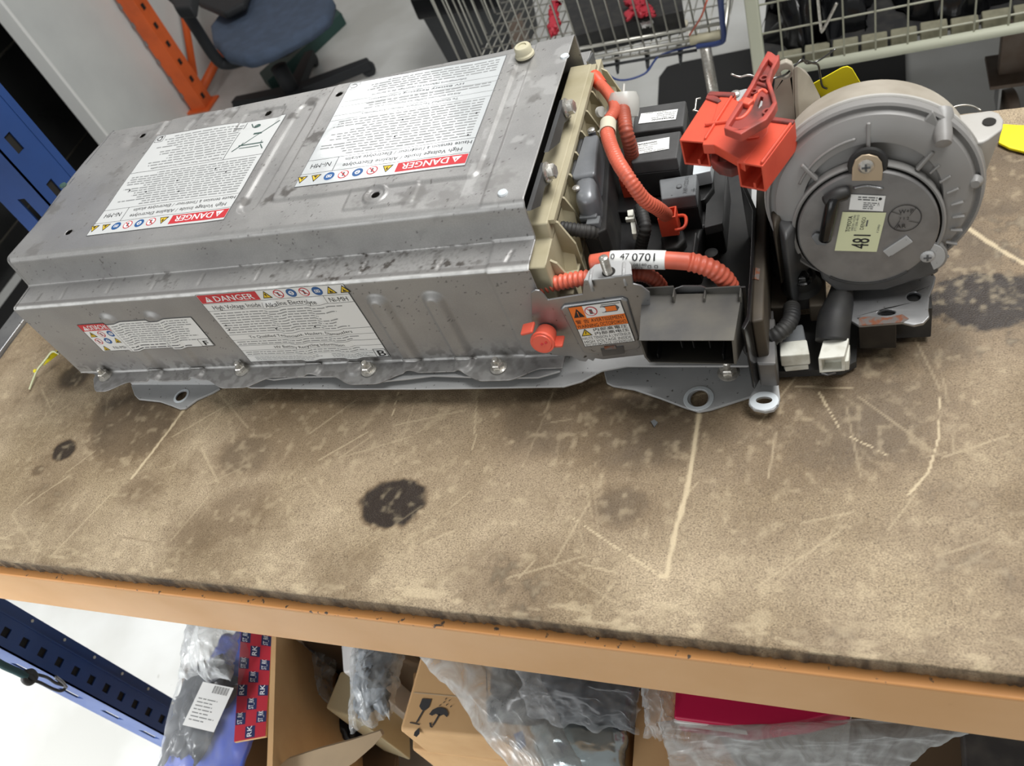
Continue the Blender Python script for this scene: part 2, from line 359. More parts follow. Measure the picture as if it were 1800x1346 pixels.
# ------------------------------------------------------------------ flat print (labels): one mesh each, ink lies a hair above the paper
_tc = {}
def tmesh(s):
    if s in _tc: return _tc[s]
    cu = bpy.data.curves.new('t', 'FONT'); cu.body = s; cu.size = 1; cu.resolution_u = 2; ob = bpy.data.objects.new('t', cu); COL.objects.link(ob)
    dg = bpy.context.evaluated_depsgraph_get(); me = bpy.data.meshes.new_from_object(ob.evaluated_get(dg))
    vs = [(v.co.x, v.co.y) for v in me.vertices]; fs = [tuple(p.vertices) for p in me.polygons]
    bpy.data.objects.remove(ob); bpy.data.curves.remove(cu); bpy.data.meshes.remove(me); _tc[s] = (vs, fs); return _tc[s]
class Lab:
    def __init__(s, w, h, paper, grid=.006):
        s.w, s.h = w, h; s.v = []; s.f = []; s.mi = []; s.mats = [paper]; s.n = 0; s.grid = grid; s.base = True; s.rect(0, 0, w, h, paper, layer=0)
    def mat(s, m):
        if m not in s.mats: s.mats.append(m)
        return s.mats.index(m)
    def add(s, vs, fs, m, layer):
        o = len(s.v); s.v += [(x, y, layer) for x, y in vs]; s.f += [tuple(i+o for i in f) for f in fs]; s.mi += [s.mat(m)]*len(fs)
    def rect(s, x0, y0, x1, y1, m, layer=1):
        nx = max(1, int((x1-x0)/s.grid)); ny = max(1, int((y1-y0)/s.grid))
        vs = [(x0+(x1-x0)*i/nx, y0+(y1-y0)*j/ny) for j in range(ny+1) for i in range(nx+1)]
        s.add(vs, [(j*(nx+1)+i, j*(nx+1)+i+1, (j+1)*(nx+1)+i+1, (j+1)*(nx+1)+i) for j in range(ny) for i in range(nx)], m, layer)
    def poly(s, pts, m, layer=1): s.add(pts, [tuple(range(len(pts)))], m, layer)
    def frame(s, x0, y0, x1, y1, t, m, layer=1):
        s.rect(x0, y0, x1, y0+t, m, layer); s.rect(x0, y1-t, x1, y1, m, layer); s.rect(x0, y0, x0+t, y1, m, layer); s.rect(x1-t, y0, x1, y1, m, layer)
    def tri(s, x, y, r, m, layer=1, border=None):
        P = lambda q: [(x-q, y-q*.8), (x+q, y-q*.8), (x, y+q*.95)]
        if border: s.poly(P(r), border, layer); s.poly(P(r*.74), m, layer+1)
        else: s.poly(P(r), m, layer)
    def circ(s, x, y, r, m, layer=1, inner=None, k=.78):
        s.poly([(x+r*math.cos(a*PI/10), y+r*math.sin(a*PI/10)) for a in range(20)], m, layer)
        if inner: s.poly([(x+k*r*math.cos(a*PI/10), y+k*r*math.sin(a*PI/10)) for a in range(20)], inner, layer+1)
    def line(s, x0, y0, x1, y1, t, m, layer=1):
        d = math.hypot(x1-x0, y1-y0); nx, ny = -(y1-y0)/d*t/2, (x1-x0)/d*t/2; s.poly([(x0+nx, y0+ny), (x0-nx, y0-ny), (x1-nx, y1-ny), (x1+nx, y1+ny)], m, layer)
    def text(s, t, x, y, size, m='ink', width=None, rot=0, layer=1, bold=0):
        vs, fs = tmesh(t)
        if not vs: return
        mxx = max(v[0] for v in vs); k = (width/mxx) if width else size; ca, sa = math.cos(rot), math.sin(rot)
        for dx in ([0] if not bold else [0, bold]):
            P = [(v[0]*k+dx, v[1]*size) for v in vs]
            s.add([(x+a*ca-b*sa, y+a*sa+b*ca) for a, b in P], fs, m, layer+(.3 if dx else 0))
    def lines(s, x0, y0, x1, y1, n, m='ink_soft', fill=.42, ragged=.2, seed=1):
        r = random.Random(seed); dh = (y1-y0)/n
        for i in range(n):
            y = y1-dh*(i+.72); x = x0; xe = x1-(x1-x0)*ragged*r.random()
            while x < xe:
                wl = dh*r.uniform(.8, 3.2); x2 = min(x+wl, xe); s.poly([(x, y), (x2, y), (x2, y+dh*fill), (x, y+dh*fill)], m, 1); x = x2+dh*.38
    def subdiv(s, maxl):
        import bmesh
        bm = bmesh.new(); vs = [bm.verts.new(v) for v in s.v]
        for f, m in zip(s.f, s.mi):
            try: bm.faces.new([vs[i] for i in f]).material_index = m
            except ValueError: pass
        bmesh.ops.triangulate(bm, faces=bm.faces)
        for _ in range(4):
            es = [e for e in bm.edges if e.calc_length() > maxl]
            if not es: break
            bmesh.ops.subdivide_edges(bm, edges=es, cuts=1); bmesh.ops.triangulate(bm, faces=[f for f in bm.faces if len(f.verts) > 3])
        bm.verts.index_update(); s.v = [tuple(v.co) for v in bm.verts]; s.f = [tuple(v.index for v in f.verts) for f in bm.faces]; s.mi = [f.material_index for f in bm.faces]; bm.free()
    def build(s, name, S, parent, label=None, off=.0004, maxl=0):
        if maxl: s.subdiv(maxl)
        out = []
        for x, y, l in s.v:
            p, n = S(x, y); out.append(p+n*(off+l*.00012))
        return mk(name, out, s.f, [M_[k] for k in s.mats], parent, mi=s.mi, fixn=False, label=label)
def planar(o, ex, ey):
    o = V(o); ex = V(ex).normalized(); ey = (V(ey)-ex*V(ey).dot(ex)).normalized(); n = ex.cross(ey)
    return lambda u, v: (o+ex*u+ey*v, n)

# ------------------------------------------------------------------ the setting
struct(mk('floor', [(-7, -5, -.85), (6, -5, -.85), (6, 9, -.85), (-7, 9, -.85)], [(0, 1, 2, 3)], 'floor'))
struct(box('wall_partition', (-2.5275, 4.2, -.05), (.055, 4.02, 1.6), 'wall_white', bevel=0))
struct(box('trim_1', (-2.5275, 2.185, -.05), (.062, .012, 1.6), 'wall_edge', bevel=.001))
wl = struct(box('wall_left', (-2.86, 2.5, -.05), (.06, 9, 1.6), 'grout', bevel=0))
ys = [1.315, 1.915, 2.515, 3.115, 3.715]; zs = [-.85, -.742, -.342, .058, .458]
for i in range(4):
    for j in range(4):
        box('tile', (-2.826+.001*random.random(), (ys[i]+ys[i+1])/2, (zs[j]+zs[j+1])/2), (.012, .591, zs[j+1]-zs[j]-.009), 'black_tile', wl, bevel=.001)
tag(box('floor_mat', (-1.98, 1.62, -.846), (1.55, .95, .008), 'mat_black', bevel=.002), 'large black rubber mat on the floor behind the blue upright', 'mat')

# ------------------------------------------------------------------ workbench
yaw = math.radians(-1.65); TX = V((math.cos(yaw), math.sin(yaw), 0)); TY = V((-math.sin(yaw), math.cos(yaw), 0)); TZ = V((0, 0, 1))
TO = PZ(0, 984, 0)
def TP(u, v, z=0): return TO+TX*u+TY*v+TZ*z
TA = (TX, TY, TZ); U0 = -.235; U1 = 1.45; DEP = .585
bench = thing('workbench', 'workbench with a stained chipboard top, orange front beam and blue perforated uprights', 'workbench', TP(.4, .3, -.85))
def seg_d(X, Y, a, b):
    ax, ay, bx, by = a[0], a[1], b[0], b[1]; L2 = (bx-ax)**2+(by-ay)**2+1e-12
    t = np.clip(((X-ax)*(bx-ax)+(Y-ay)*(by-ay))/L2, 0, 1); return np.hypot(X-ax-t*(bx-ax), Y-ay-t*(by-ay)), t
def build_top():
    su = .0016; nu = int((U1-U0)/su); nv = int(DEP/su)
    u = np.linspace(U0, U1, nu+1); v = np.linspace(0, DEP, nv+1); Uu, Vv = np.meshgrid(u, v)
    jag = (fbm(Uu*200, Uu*3+5, 2)-.5)*.0005+(fbm(Uu*18, Uu*0+2, 2)-.5)*.0014
    Vj = Vv + jag*np.clip(1-Vv/.01, 0, 1)
    X = TO.x+TX.x*Uu+TY.x*Vj; Y = TO.y+TX.y*Uu+TY.y*Vj
    Z = (fbm(X*120, Y*120, 3)-.5)*.0008 - .0022*np.clip(1-Vv/.006, 0, 1)**1.5*(.4+fbm(X*60, Y*0+9, 3))
    n1 = fbm(X*14, Y*14, 5); n2 = fbm(X*45+7, Y*45+3, 4); n3 = fbm(X*5+3, Y*5+8, 4); n4 = fbm(X*130+1, Y*130+4, 3)
    dirt_shade = .38*sst(.40, .66, n1)*(.4+.6*n2)+.30*sst(.42, .66, n3)+.26*sst(.42, .72, n4)*sst(.3, .6, n2)
    st = [(690, 884, .036, 1.0, .22), (112, 792, .021, .95, .3), (68, 826, .012, .7, .4), (235, 740, .085, .80, .5), (300, 690, .05, .75, .6), (430, 800, .045, .7, .6), (520, 735, .09, .62, .6), (420, 900, .05, .60, .6), (350, 940, .045, .6, .7), (250, 860, .03, .6, .7), (620, 700, .12, .6, .7), (1500, 720, .11, .75, .6), (1660, 450, .09, .8, .5), (1750, 330, .1, .8, .5), (1000, 720, .09, .78, .6), (1130, 740, .08, .8, .6), (1300, 720, .07, .7, .6), (1090, 890, .035, .72, .6), (1370, 760, .1, .6, .6), (960, 1000, .05, .5, .7), (1640, 600, .06, .7, .5),
          (900, 780, .13, .4, .7), (1120, 890, .05, .5, .8), (1050, 940, .03, .4, .8), (1250, 770, .12, .45, .7), (1400, 690, .1, .6, .6), (1600, 640, .09, .5, .6), (1730, 528, .055, 1.0, .25), (1540, 565, .06, .95, .4),
          (1500, 630, .05, .8, .5), (1700, 300, .09, .8, .5), (1690, 420, .08, .7, .6), (1330, 920, .05, .4, .8), (1420, 1000, .05, .25, .8), (100, 640, .03, .5, .6), (130, 660, .035, .85, .5), (900, 690, .2, .45, .7), (1740, 700, .08, .4, .7), (1560, 820, .05, .3, .8), (60, 900, .05, .2, .8), (850, 1000, .05, .3, .8), (880, 700, .04, .6, .6)]  # stains; those by the pack's left end and right bracket paint its shadow
    for px, py, r, s, sf in st:
        c = PZ(px, py, 0); d = np.hypot(X-c.x, (Y-c.y)*1.25)/r+(n3-.5)*.8*sf+(n4-.5)*.22+(n1-.5)*1.1*sf+(n2-.5)*.25
        dirt_shade = np.maximum(dirt_shade, s*(1-sst(1-sf, 1+sf*.6, d))*(.7+.5*n1 if s < .9 else 1))
    for c in ((280, 720), (1600, 270)): pass
    light = np.zeros_like(X)
    sc1 = [[(322, 722), (290, 765), (232, 840)], [(1229, 727), (1218, 800), (1206, 870), (1188, 930), (1172, 1012), (1160, 1012)], [(1652, 700), (1650, 770), (1632, 830), (1598, 868)], [(1000, 905), (1080, 960), (1150, 1005)], [(700, 690), (690, 730)], [(1700, 400), (1760, 440), (1800, 462)], [(1440, 690), (1480, 760), (1560, 800)]]
    wd = [.0022, .0024, .0009, .0007, .0007, .0026, .0006]
    for pl, wdt in zip(sc1, wd):
        Q = [PZ(*p, 0) for p in pl]
        for a, b in zip(Q[:-1], Q[1:]):
            d, t = seg_d(X, Y, a, b); light = np.maximum(light, .75*(1-sst(wdt*.5, wdt*1.1, d+(n4-.5)*.002)))
    rr = random.Random(3)
    for i in range(120):
        x = rr.uniform(-.95, .3); y = rr.uniform(.26, .5); a = rr.gauss(1.2, .9); L = rr.uniform(.01, .09)
        d, t = seg_d(X, Y, (x, y), (x+L*math.cos(a), y+L*math.sin(a))); mk_ = (1-sst(.0003, .0013, d))*rr.uniform(.15, .45)
        if i % 4 == 0: dirt_shade = np.maximum(dirt_shade, mk_)
        else: light = np.maximum(light, mk_)
    fl = fbm(Uu*70, Vv*200, 3)
    light = np.maximum(light, .45*sst(.55, .75, fl)*(1-sst(.0, .05, Vv+(n1-.5)*.04)))
    light = np.maximum(light, .25*sst(.55, .85, n4))
    dirt_shade = np.maximum(dirt_shade, .5*(1-sst(.0, .005, Vv+(n2-.5)*.004)))
    vs = np.stack([X, Y, Z], -1).reshape(-1, 3); W_ = nu+1
    idx = np.arange((nu+1)*(nv+1)).reshape(nv+1, nu+1)
    q = np.stack([idx[:-1, :-1], idx[:-1, 1:], idx[1:, 1:], idx[1:, :-1]], -1).reshape(-1, 4)
    # front skirt of rough chip edge
    nb = 7; base = len(vs); sk = []
    for k in range(1, nb+1):
        z = -.021*k/nb; o = (fbm(u*400, np.full_like(u, k*7.), 2)-.5)*.0022
        sk.append(np.stack([vs[:W_, 0]+TY.x*o, vs[:W_, 1]+TY.y*o+.0012, np.full_like(u, z)], -1))
    sk = np.concatenate(sk); ids = np.concatenate([idx[:1], (base+np.arange(nb*W_)).reshape(nb, W_)])
    q2 = np.stack([ids[1:, :-1], ids[1:, 1:], ids[:-1, 1:], ids[:-1, :-1]], -1).reshape(-1, 4)
    # left side and under side
    L = idx[:, 0]; lo = vs[L]+np.array([0, 0, -.021]); base2 = base+len(sk); q3 = np.stack([L[:-1], L[1:], base2+np.arange(1, len(L)), base2+np.arange(len(L)-1)], -1)
    V2 = np.concatenate([vs, sk, lo]); F = np.concatenate([q, q2, q3])
    d2 = np.concatenate([dirt_shade.ravel(), np.clip(np.repeat(np.linspace(.6, .85, nb), W_)+.7*(np.tile(fbm(u*160, u*0+3, 3), nb)-.5), 0, .9), np.full(len(lo), .5)])
    l2 = np.concatenate([light.ravel(), np.zeros(len(sk)+len(lo))])
    return V2, F, d2, l2
def npmesh(name, vs, F, m, parent, attrs, smooth=True):
    c = (vs.min(0)+vs.max(0))/2; me = bpy.data.meshes.new(name)
    me.vertices.add(len(vs)); me.vertices.foreach_set('co', (vs-c).ravel().astype('f4')); me.loops.add(F.size); me.loops.foreach_set('vertex_index', F.ravel().astype('i4'))
    me.polygons.add(len(F)); me.polygons.foreach_set('loop_start', np.arange(0, F.size, 4).astype('i4')); me.polygons.foreach_set('loop_total', np.full(len(F), 4, 'i4'))
    me.polygons.foreach_set('use_smooth', np.full(len(F), smooth)); me.update(calc_edges=True); me.validate(); me.materials.append(m)
    for k, a in attrs.items():
        at = me.attributes.new(k, 'FLOAT', 'POINT'); at.data.foreach_set('value', a.astype('f4'))
    o = bpy.data.objects.new(name, me); COL.objects.link(o); o.location = V(c)-_wl(parent); WL[o.name] = V(c)
    if parent: o.parent = parent
    return o
tv, tf, td, tl = build_top()
npmesh('chipboard_top', tv, tf, CHIP, bench, {'dirt_shade': td, 'light': tl})
box('top_underside', TP((U0+U1)/2, DEP/2+.006, -.0222), (U1-U0-.004, DEP-.02, .002), 'cardboard_dark', bench, ax=TA, bevel=0)
# front beam: stepped box section with a rolled lip
UB = (U0+U1)/2; LB = U1-U0
def bprof(pts): return [TP(U0+.02, v, z) for v, z in pts]
prism('front_beam', bprof([(-.004, -.0262), (.03, -.0262), (.03, -.108), (-.004, -.108), (-.0062, -.105), (-.0062, -.0275)]), TX*LB, 'beam', bench, bevel=.0015)
prism('beam_lip', bprof([(-.0068, -.0215), (.012, -.0232), (.012, -.026), (-.0060, -.026), (-.0072, -.0242)]), TX*LB, 'beam_lip', bench, bevel=.0012)
box('rear_beam', TP(UB, DEP-.02, -.07), (LB-.03, .035, .09), 'beam', bench, ax=TA, bevel=.002)
box('side_rail', TP(U0-.018, DEP/2, -.012), (.034, DEP, .036), 'steel', bench, ax=TA, bevel=.002)
def upright(name, X1, y0, y1, zb, zt, holes):
    """C-section post whose web faces +X; slotted flange faces the viewer"""
    hs = []
    for k in range(60):
        z = zb+.05+k*holes['p']
        if z > zt-.03: break
        hs.append([V((X1, holes['y']-holes['w']/2, z)), V((X1, holes['y']+holes['w']/2, z)), V((X1, holes['y']+holes['w']/2, z+holes['h'])), V((X1, holes['y']-holes['w']/2, z+holes['h']))])
    web = geo_prism([(X1, y0, zb), (X1, y1, zb), (X1, y1, zt), (X1, y0, zt)], (-.0025, 0, 0), hs)
    fh = [[V((X1-.05, y0, z)), V((X1-.035, y0, z)), V((X1-.035, y0, z+.045)), V((X1-.05, y0, z+.045))] for z in np.arange(zb+.08, zt-.06, .1)]
    fl = geo_prism([(X1, y0, zb), (X1-.085, y0, zb), (X1-.085, y0, zt), (X1, y0, zt)], (0, .0025, 0), fh)
    bk = geo_box((X1-.006, y1+.008, (zb+zt)/2), (.0025, .018, zt-zb)); ed = geo_box((X1-.003, y1, (zb+zt)/2), (.008, .0025, zt-zb))
    rd = [geo_lathe([(.0024, 0), (.0024, .001)], (X1-.0045, y1+.0105, z), (1, 0, 0), seg=10)+(1,) for z in np.arange(zb+.02, zt-.02, .068) if zt < 0]
    hb = [geo_box((X1-.0035, holes['y'], z[0].z+holes['h']/2), (.001, holes['w']*1.1, holes['h']*1.1))+(2,) for z in hs]
    return multi(name, [web, fl, bk, ed]+rd+hb, ['blue_paint', 'white_plastic', 'hole'], bench)
upright('upright_post', -1.12, .254, .295, -.85, -.022, dict(p=.036, y=.2745, w=.013, h=.013))
upright('upright_post', -1.12, .808, .872, -.85, .62, dict(p=.085, y=.835, w=.014, h=.03))
box('foot_plate', (-1.15, .28, -.847), (.12, .1, .006), 'blue_paint', bench)
box('foot_plate', (-1.15, .84, -.847), (.12, .1, .006), 'blue_paint', bench)

# ------------------------------------------------------------------ battery pack
pack = thing('battery_pack', 'salvaged hybrid car battery pack in a dented grey steel cover, lying on the stained bench', 'battery', (-.45, .6, 0))
XL, XR = -.862, -.258
def cap(x, y, a, b, r, e=.004):
    d, t = seg_d(x, y, a, b); return 1-sst(r-e, r, d)
def rrect(x, y, x0, x1, y0, y1, r=.006, e=.003):
    dx = np.maximum(np.maximum(x0+r-x, x-(x1-r)), 0); dy = np.maximum(np.maximum(y0+r-y, y-(y1-r)), 0); d = np.hypot(dx, dy)-r; return 1-sst(-e, 0, d)
P2 = lambda px, py, z=.19: tuple(PZ(px, py, z)[:2])
def dtop(x, y):
    d = -.0030*cap(x, y, (-.556, .572), (-.554, .729), .0125, .005)
    d = d+.0022*rrect(x, y, -.530, -.309, .570, .763, .008, .0035)
    d = d-.0015*rrect(x, y, -.640, -.583, .705, .741, .006)-.0015*cap(x, y, (-.603, .573), (-.603, .573), .001)
    for a, b in (((332, 224), (350, 203)), ((368, 214), (388, 194)), ((398, 212), (415, 190)), ((282, 232), (296, 212))): d = d-.0016*cap(x, y, P2(*a), P2(*b), .006, .004)
    c = P2(661, 344); rr = np.hypot(x-c[0], y-c[1]); d = d+.0015*(sst(.008, .0095, rr)-sst(.0115, .013, rr))
    d = d+.0012*rrect(x, y, -.44, -.365, .545, .576, .005, .003)
    c = P2(249, 236); rr = np.hypot(x-c[0], y-c[1]); d = d-.0018*(1-sst(.012, .03, rr))
    d = d+.0016*sst(-.299, -.295, x)+(fbm(x*25, y*25, 3)-.5)*.0012
    d = d+.0012*sst(-.84, -.80, x)*0
    return d
RIBS = [(176, 553, 0), (254, 549, 0), (462, 527, 0), (540, 521, 0), (650, 520, 1), (748, 515, 1)]
RB = [(PY(a, b, .4945).x+.004, PY(a, b, .4945).z-.010) for a, b, c in RIBS]
def dside(x, z):
    d = 0
    for i, (rx, rz) in enumerate(RB): d = d+(.0056 if i > 3 else (.0030 if i < 2 else .0020))*cap(x, z, (rx, .02), (rx, rz), .0125, .008)
    return d+.0014*sst(-.299, -.295, x)+(fbm(x*22, z*22+5, 3)-.5)*.0014
def yb(x): return .752+.025*np.clip((x-XL)/(XR-XL), 0, 1)
def fillet(P, rads, ds):
    out = []
    for i, p in enumerate(P):
        r = rads[i]
        if r == 0: out.append((p, i)); continue
        a = np.array(P[i-1])-np.array(p); b = np.array(P[i+1])-np.array(p); a /= np.linalg.norm(a); b /= np.linalg.norm(b)
        ang = math.acos(np.clip(a@b, -1, 1)); t = r/math.tan(ang/2); c = np.array(p)+(a+b)/np.linalg.norm(a+b)*r/math.sin(ang/2)
        s = np.array(p)+a*t-c; e = np.array(p)+b*t-c; n = 6
        for k in range(n+1):
            w_ = s*(1-k/n)+e*k/n; w_ = w_/np.linalg.norm(w_)*r; out.append((tuple(c+w_), i))
    pts = [out[0][0]]; 
    for (p, i), (q, j) in zip(out[:-1], out[1:]):
        L = math.dist(p, q); n = max(1, int(L/ds))
        for k in range(1, n+1): pts.append((p[0]+(q[0]-p[0])*k/n, p[1]+(q[1]-p[1])*k/n))
    return np.array(pts)
PR = [(.470, .037), (.495, .038), (.495, .1505), (.5275, .1515), (.5305, .190), (.775, .190), (.777, .150), (.812, .150), (.812, .038), (.835, .037)]
prof = fillet(PR, [0, .003, .003, .0025, .0065, .005, .003, .003, .003, 0], .0013)
HOLES = [P2(470, 197), P2(598, 169), P2(661, 344), P2(249, 236), P2(121, 408)]
def build_cover():
    npf = len(prof); nx = 470; x = np.linspace(XL, XR, nx+1)
    PYf = prof[:, 0]; PZf = prof[:, 1]; tx = np.gradient(PYf); tz = np.gradient(PZf); ln = np.hypot(tx, tz); ny, nz = -tz/ln, tx/ln
    X, _ = np.meshgrid(x, PYf); Yp = np.repeat(PYf[:, None], nx+1, 1); Zp = np.repeat(PZf[:, None], nx+1, 1)
    NY = np.repeat(ny[:, None], nx+1, 1); NZ = np.repeat(nz[:, None], nx+1, 1)
    # end taper of the left end, back edge taper
    s = (X-XL)/(XR-XL); X = X+(1-s)*(.012*(np.clip(Yp, .495, .8)-.495)/.25+.024*(Yp < .494)*1.0*np.clip((.495-Yp)/.01, 0, 1)+.003*np.sin((Yp-.53)*28)*(Zp > .185))
    k = np.clip((Yp-.54)/(.775-.54), 0, 1); Y = Yp+(yb(X)-.775)*k
    top = (Zp > .1885) & (Yp > .532); side = (np.abs(Yp-.495) < .002) & (Zp < .149)
    dd = np.where(top, dtop(X, Y), 0)+np.where(side, dside(X, Zp), 0)
    led = (np.abs(Zp-.151) < .003) & (Yp < .53)
    grooves = [(112, 515), (193, 505), (272, 498), (354, 491), (455, 482), (548, 477), (640, 470), (775, 464), (897, 452)]
    gd = 0; 
    for g in grooves:
        a = P2(g[0]+5, g[1]-9, .151); b = P2(g[0]-6, g[1]+9, .151); gd = gd+cap(X, Y, a, b, .0028, .0022)
    dd = dd+np.where(led, -.0012*gd+.0014*sst(-.299, -.295, X), 0)
    # flange: feet of the ribs lift it, width wavy
    flg = (Yp < .494)
    wv = np.zeros_like(X)
    for sx in (-.823, -.626, -.465, -.322): wv = np.maximum(wv, 1-sst(.012, .045, np.abs(X-sx)))
    fw = (.55+.45*wv)*(.15+.85*sst(XL+.016, XL+.042, X))
    Y = np.where(flg, .495-(.495-Yp)*fw*1.12, Y)
    lift = 0
    for rx, rz in RB: lift = lift+.004*cap(X, Y, (rx, .50), (rx, .488), .012, .005)
    dd = dd+np.where(flg, lift, 0)
    Yd = Y+NY*dd; Zd = Zp+NZ*dd
    # dirt and wear, plus highlights painted along the edges
    n1 = fbm(X*40, (Y+Zp)*40, 4); n2 = fbm(X*160, (Y+Zp)*160, 3); n3 = fbm(X*420+9, (Y+Zp)*420, 2)
    dirt_shade = .12*sst(.45, .75, n1)+.10*sst(.6, .75, n2)*sst(.5, .65, n1)
    for px, py, r, sg in ((95, 368, .014, .55), (250, 240, .024, .45), (210, 300, .014, .5), (345, 205, .01, .6), (372, 208, .01, .6), (405, 200, .01, .6), (555, 244, .012, .75), (507, 340, .009, .85), (476, 349, .010, .85), (430, 352, .009, .7), (548, 178, .012, .65), (468, 197, .011, .55), (645, 352, .012, .5), (728, 344, .016, .5), (939, 174, .008, .6), (783, 352, .02, .35), (870, 320, .02, .35), (60, 440, .012, .5), (512, 205, .008, .7), (850, 290, .012, .4), (190, 330, .02, .25), (905, 130, .008, .5)):
        c = P2(px, py); dirt_shade = np.maximum(dirt_shade, np.where(top, sg*(1-sst(.3, 1.15, np.hypot(X-c[0], Y-c[1])/r+(n2-.5)*1.6)), 0))
    u_ = np.clip((X+.60)/.12, 0, 1)
    dirt_shade = np.where(led, np.maximum(dirt_shade, .30*gd+(.12+.55*u_*(1-sst(-.35, -.28, X)))*sst(.35, .75, n3*.5+n2*.5)+.5*sst(.66, .72, n2)*sst(.45, .6, n1)), dirt_shade)
    dirt_shade = np.where(led & (Yp < .502), np.maximum(dirt_shade, .55), dirt_shade)
    dirt_shade = np.where(flg, np.maximum(dirt_shade, .18+.35*sst(.4, .7, n2)), dirt_shade)
    dirt_shade = np.where(side, np.maximum(dirt_shade*.5, .5*sst(.065, .04, Zp)*sst(.4, .6, n2)+.18), dirt_shade)
    dirt_shade = np.maximum(dirt_shade, .8*sst(.80, .83, n3)*(n1 > .5))
    light = np.zeros_like(X)
    for z0, y0 in ((.1505, .495), (.190, .5305)):
        light = np.maximum(light, .95*(1-sst(.001, .0036, np.hypot(Yp-y0, Zp-z0)))*(.5+n2))  # painted highlight on the front edges of ledge and top
    light = np.maximum(light, .7*(1-sst(.0005, .003, np.hypot(Yp-.495, Zp-.038)))*n2*1.5)
    light = np.where(top, np.maximum(light, .35*sst(.62, .72, fbm(X*60+3, Y*60, 3))*(X > -.32)), light)
    vs = np.stack([X, Yd, Zd], -1).reshape(-1, 3)
    idx = np.arange((nx+1)*npf).reshape(npf, nx+1); q = np.stack([idx[:-1, :-1], idx[:-1, 1:], idx[1:, 1:], idx[1:, :-1]], -1).reshape(-1, 4)
    cc = vs[q].mean(1); keep = np.ones(len(q), bool)
    for hx, hy in HOLES:
        r = .0043; d = np.hypot(cc[:, 0]-hx, cc[:, 1]-hy); keep &= ~((d < r) & (cc[:, 2] > .18))
        dv = np.hypot(vs[:, 0]-hx, vs[:, 1]-hy); near = (dv > r-.0012) & (dv < r+.0012) & (vs[:, 2] > .18); f_ = r/np.maximum(dv, 1e-6)
        vs[near, 0] = hx+(vs[near, 0]-hx)*f_[near]; vs[near, 1] = hy+(vs[near, 1]-hy)*f_[near]
    return vs, q[keep], dirt_shade.ravel(), light.ravel()
cv, cf, cdirt, clight = build_cover()
cover = npmesh('battery_cover', cv, cf, GALV, pack, {'dirt_shade': cdirt, 'light': clight})
so = cover.modifiers.new('thickness', 'SOLIDIFY'); so.thickness = .0011; so.offset = -1
endp = [V((XL+.003+(.012*(y-.495)/.25 if y < .80 else .0146), y+((float(yb(XL))-.775) if y > .7 else 0), z)) for y, z in PR[1:-1]]
prism('end_panel', endp, (.0012, 0, 0), 'steel', cover)
# inner cells behind the open end
for i in range(14):
    x = -.845+i*.0415
    if i > 11: box('battery_module', (x, .645, .095), (.018, .225, .1), 'black_plastic', pack, bevel=.002)

# labels -----------------------------------------------------------
def Stop(x0, y0, n_=V((0, 0, 1))):      # label read from behind the pack: right = -X, up = -Y
    def S(u, v):
        x = x0-u; y = y0-v; return V((x, y, .190+float(dtop(np.array(x), np.array(y))))), n_
    return S
def Sside(x0, z0, kx=1., tilt=0.):
    def S(u, v):
        x = x0+u; z = z0+v; return V((x, .495-float(dside(np.array(x), np.array(z)))-.0002, z)), V((0, -1, 0))
    return S
def icons(L, x0, dx, y, r, kinds):
    for i, kd in enumerate(kinds):
        x = x0+dx*i
        if kd == 'y': L.tri(x, y, r, 'ink_yellow', 2, border='ink'); L.poly([(x-.15*r, y+.35*r), (x+.2*r, y+.3*r), (x+.02*r, y), (x+.2*r, y), (x-.1*r, y-.55*r), (x-.02*r, y-.12*r), (x-.2*r, y-.1*r)], 'ink', 4)
        if kd == 'f': L.tri(x, y, r, 'ink_yellow', 2, border='ink'); L.poly([(x-.35*r, y-.5*r), (x+.35*r, y-.5*r), (x+.3*r, y-.3*r), (x+.05*r, y-.2*r), (x-.1*r, y+.25*r), (x-.2*r, y-.2*r)], 'ink', 4)
        if kd == 'n': L.circ(x, y, r, 'ink_red', 1, 'ink_white', .82); L.rect(x-.2*r, y-.5*r, x+.15*r, y+.45*r, 'ink_grey', 3); L.line(x-.6*r, y+.6*r, x+.6*r, y-.6*r, r*.18, 'ink_red', 4)
        if kd == 'b': L.circ(x, y, r, 'ink_blue', 1); L.circ(x, y, r*.5, 'ink_white', 2, 'ink_blue', .6); L.rect(x-.5*r, y-.1*r, x+.5*r, y+.12*r, 'ink_white', 4)
        if kd == 'k': L.circ(x, y, r, 'ink_blue', 1); L.frame(x-.5*r, y-.3*r, x-.03*r, y+.35*r, r*.13, 'ink_white', 2); L.frame(x+.03*r, y-.3*r, x+.5*r, y+.35*r, r*.13, 'ink_white', 2)
def danger(L, x0, y0, x1, y1, word='DANGER'):
    L.rect(x0, y0, x1, y1, 'ink_red', 1); h = y1-y0; L.tri(x0+(x1-x0)*.13+h*.1, y0+h*.45, h*.38, 'ink_white', 2); L.rect(x0+(x1-x0)*.13+h*.06, y0+h*.36, x0+(x1-x0)*.13+h*.15, y0+h*.6, 'ink_red', 3)
    L.text(word, x0+(x1-x0)*.24, y0+h*.16, h*.92, 'ink_white', width=(x1-x0)*.68, layer=2, bold=.0004)
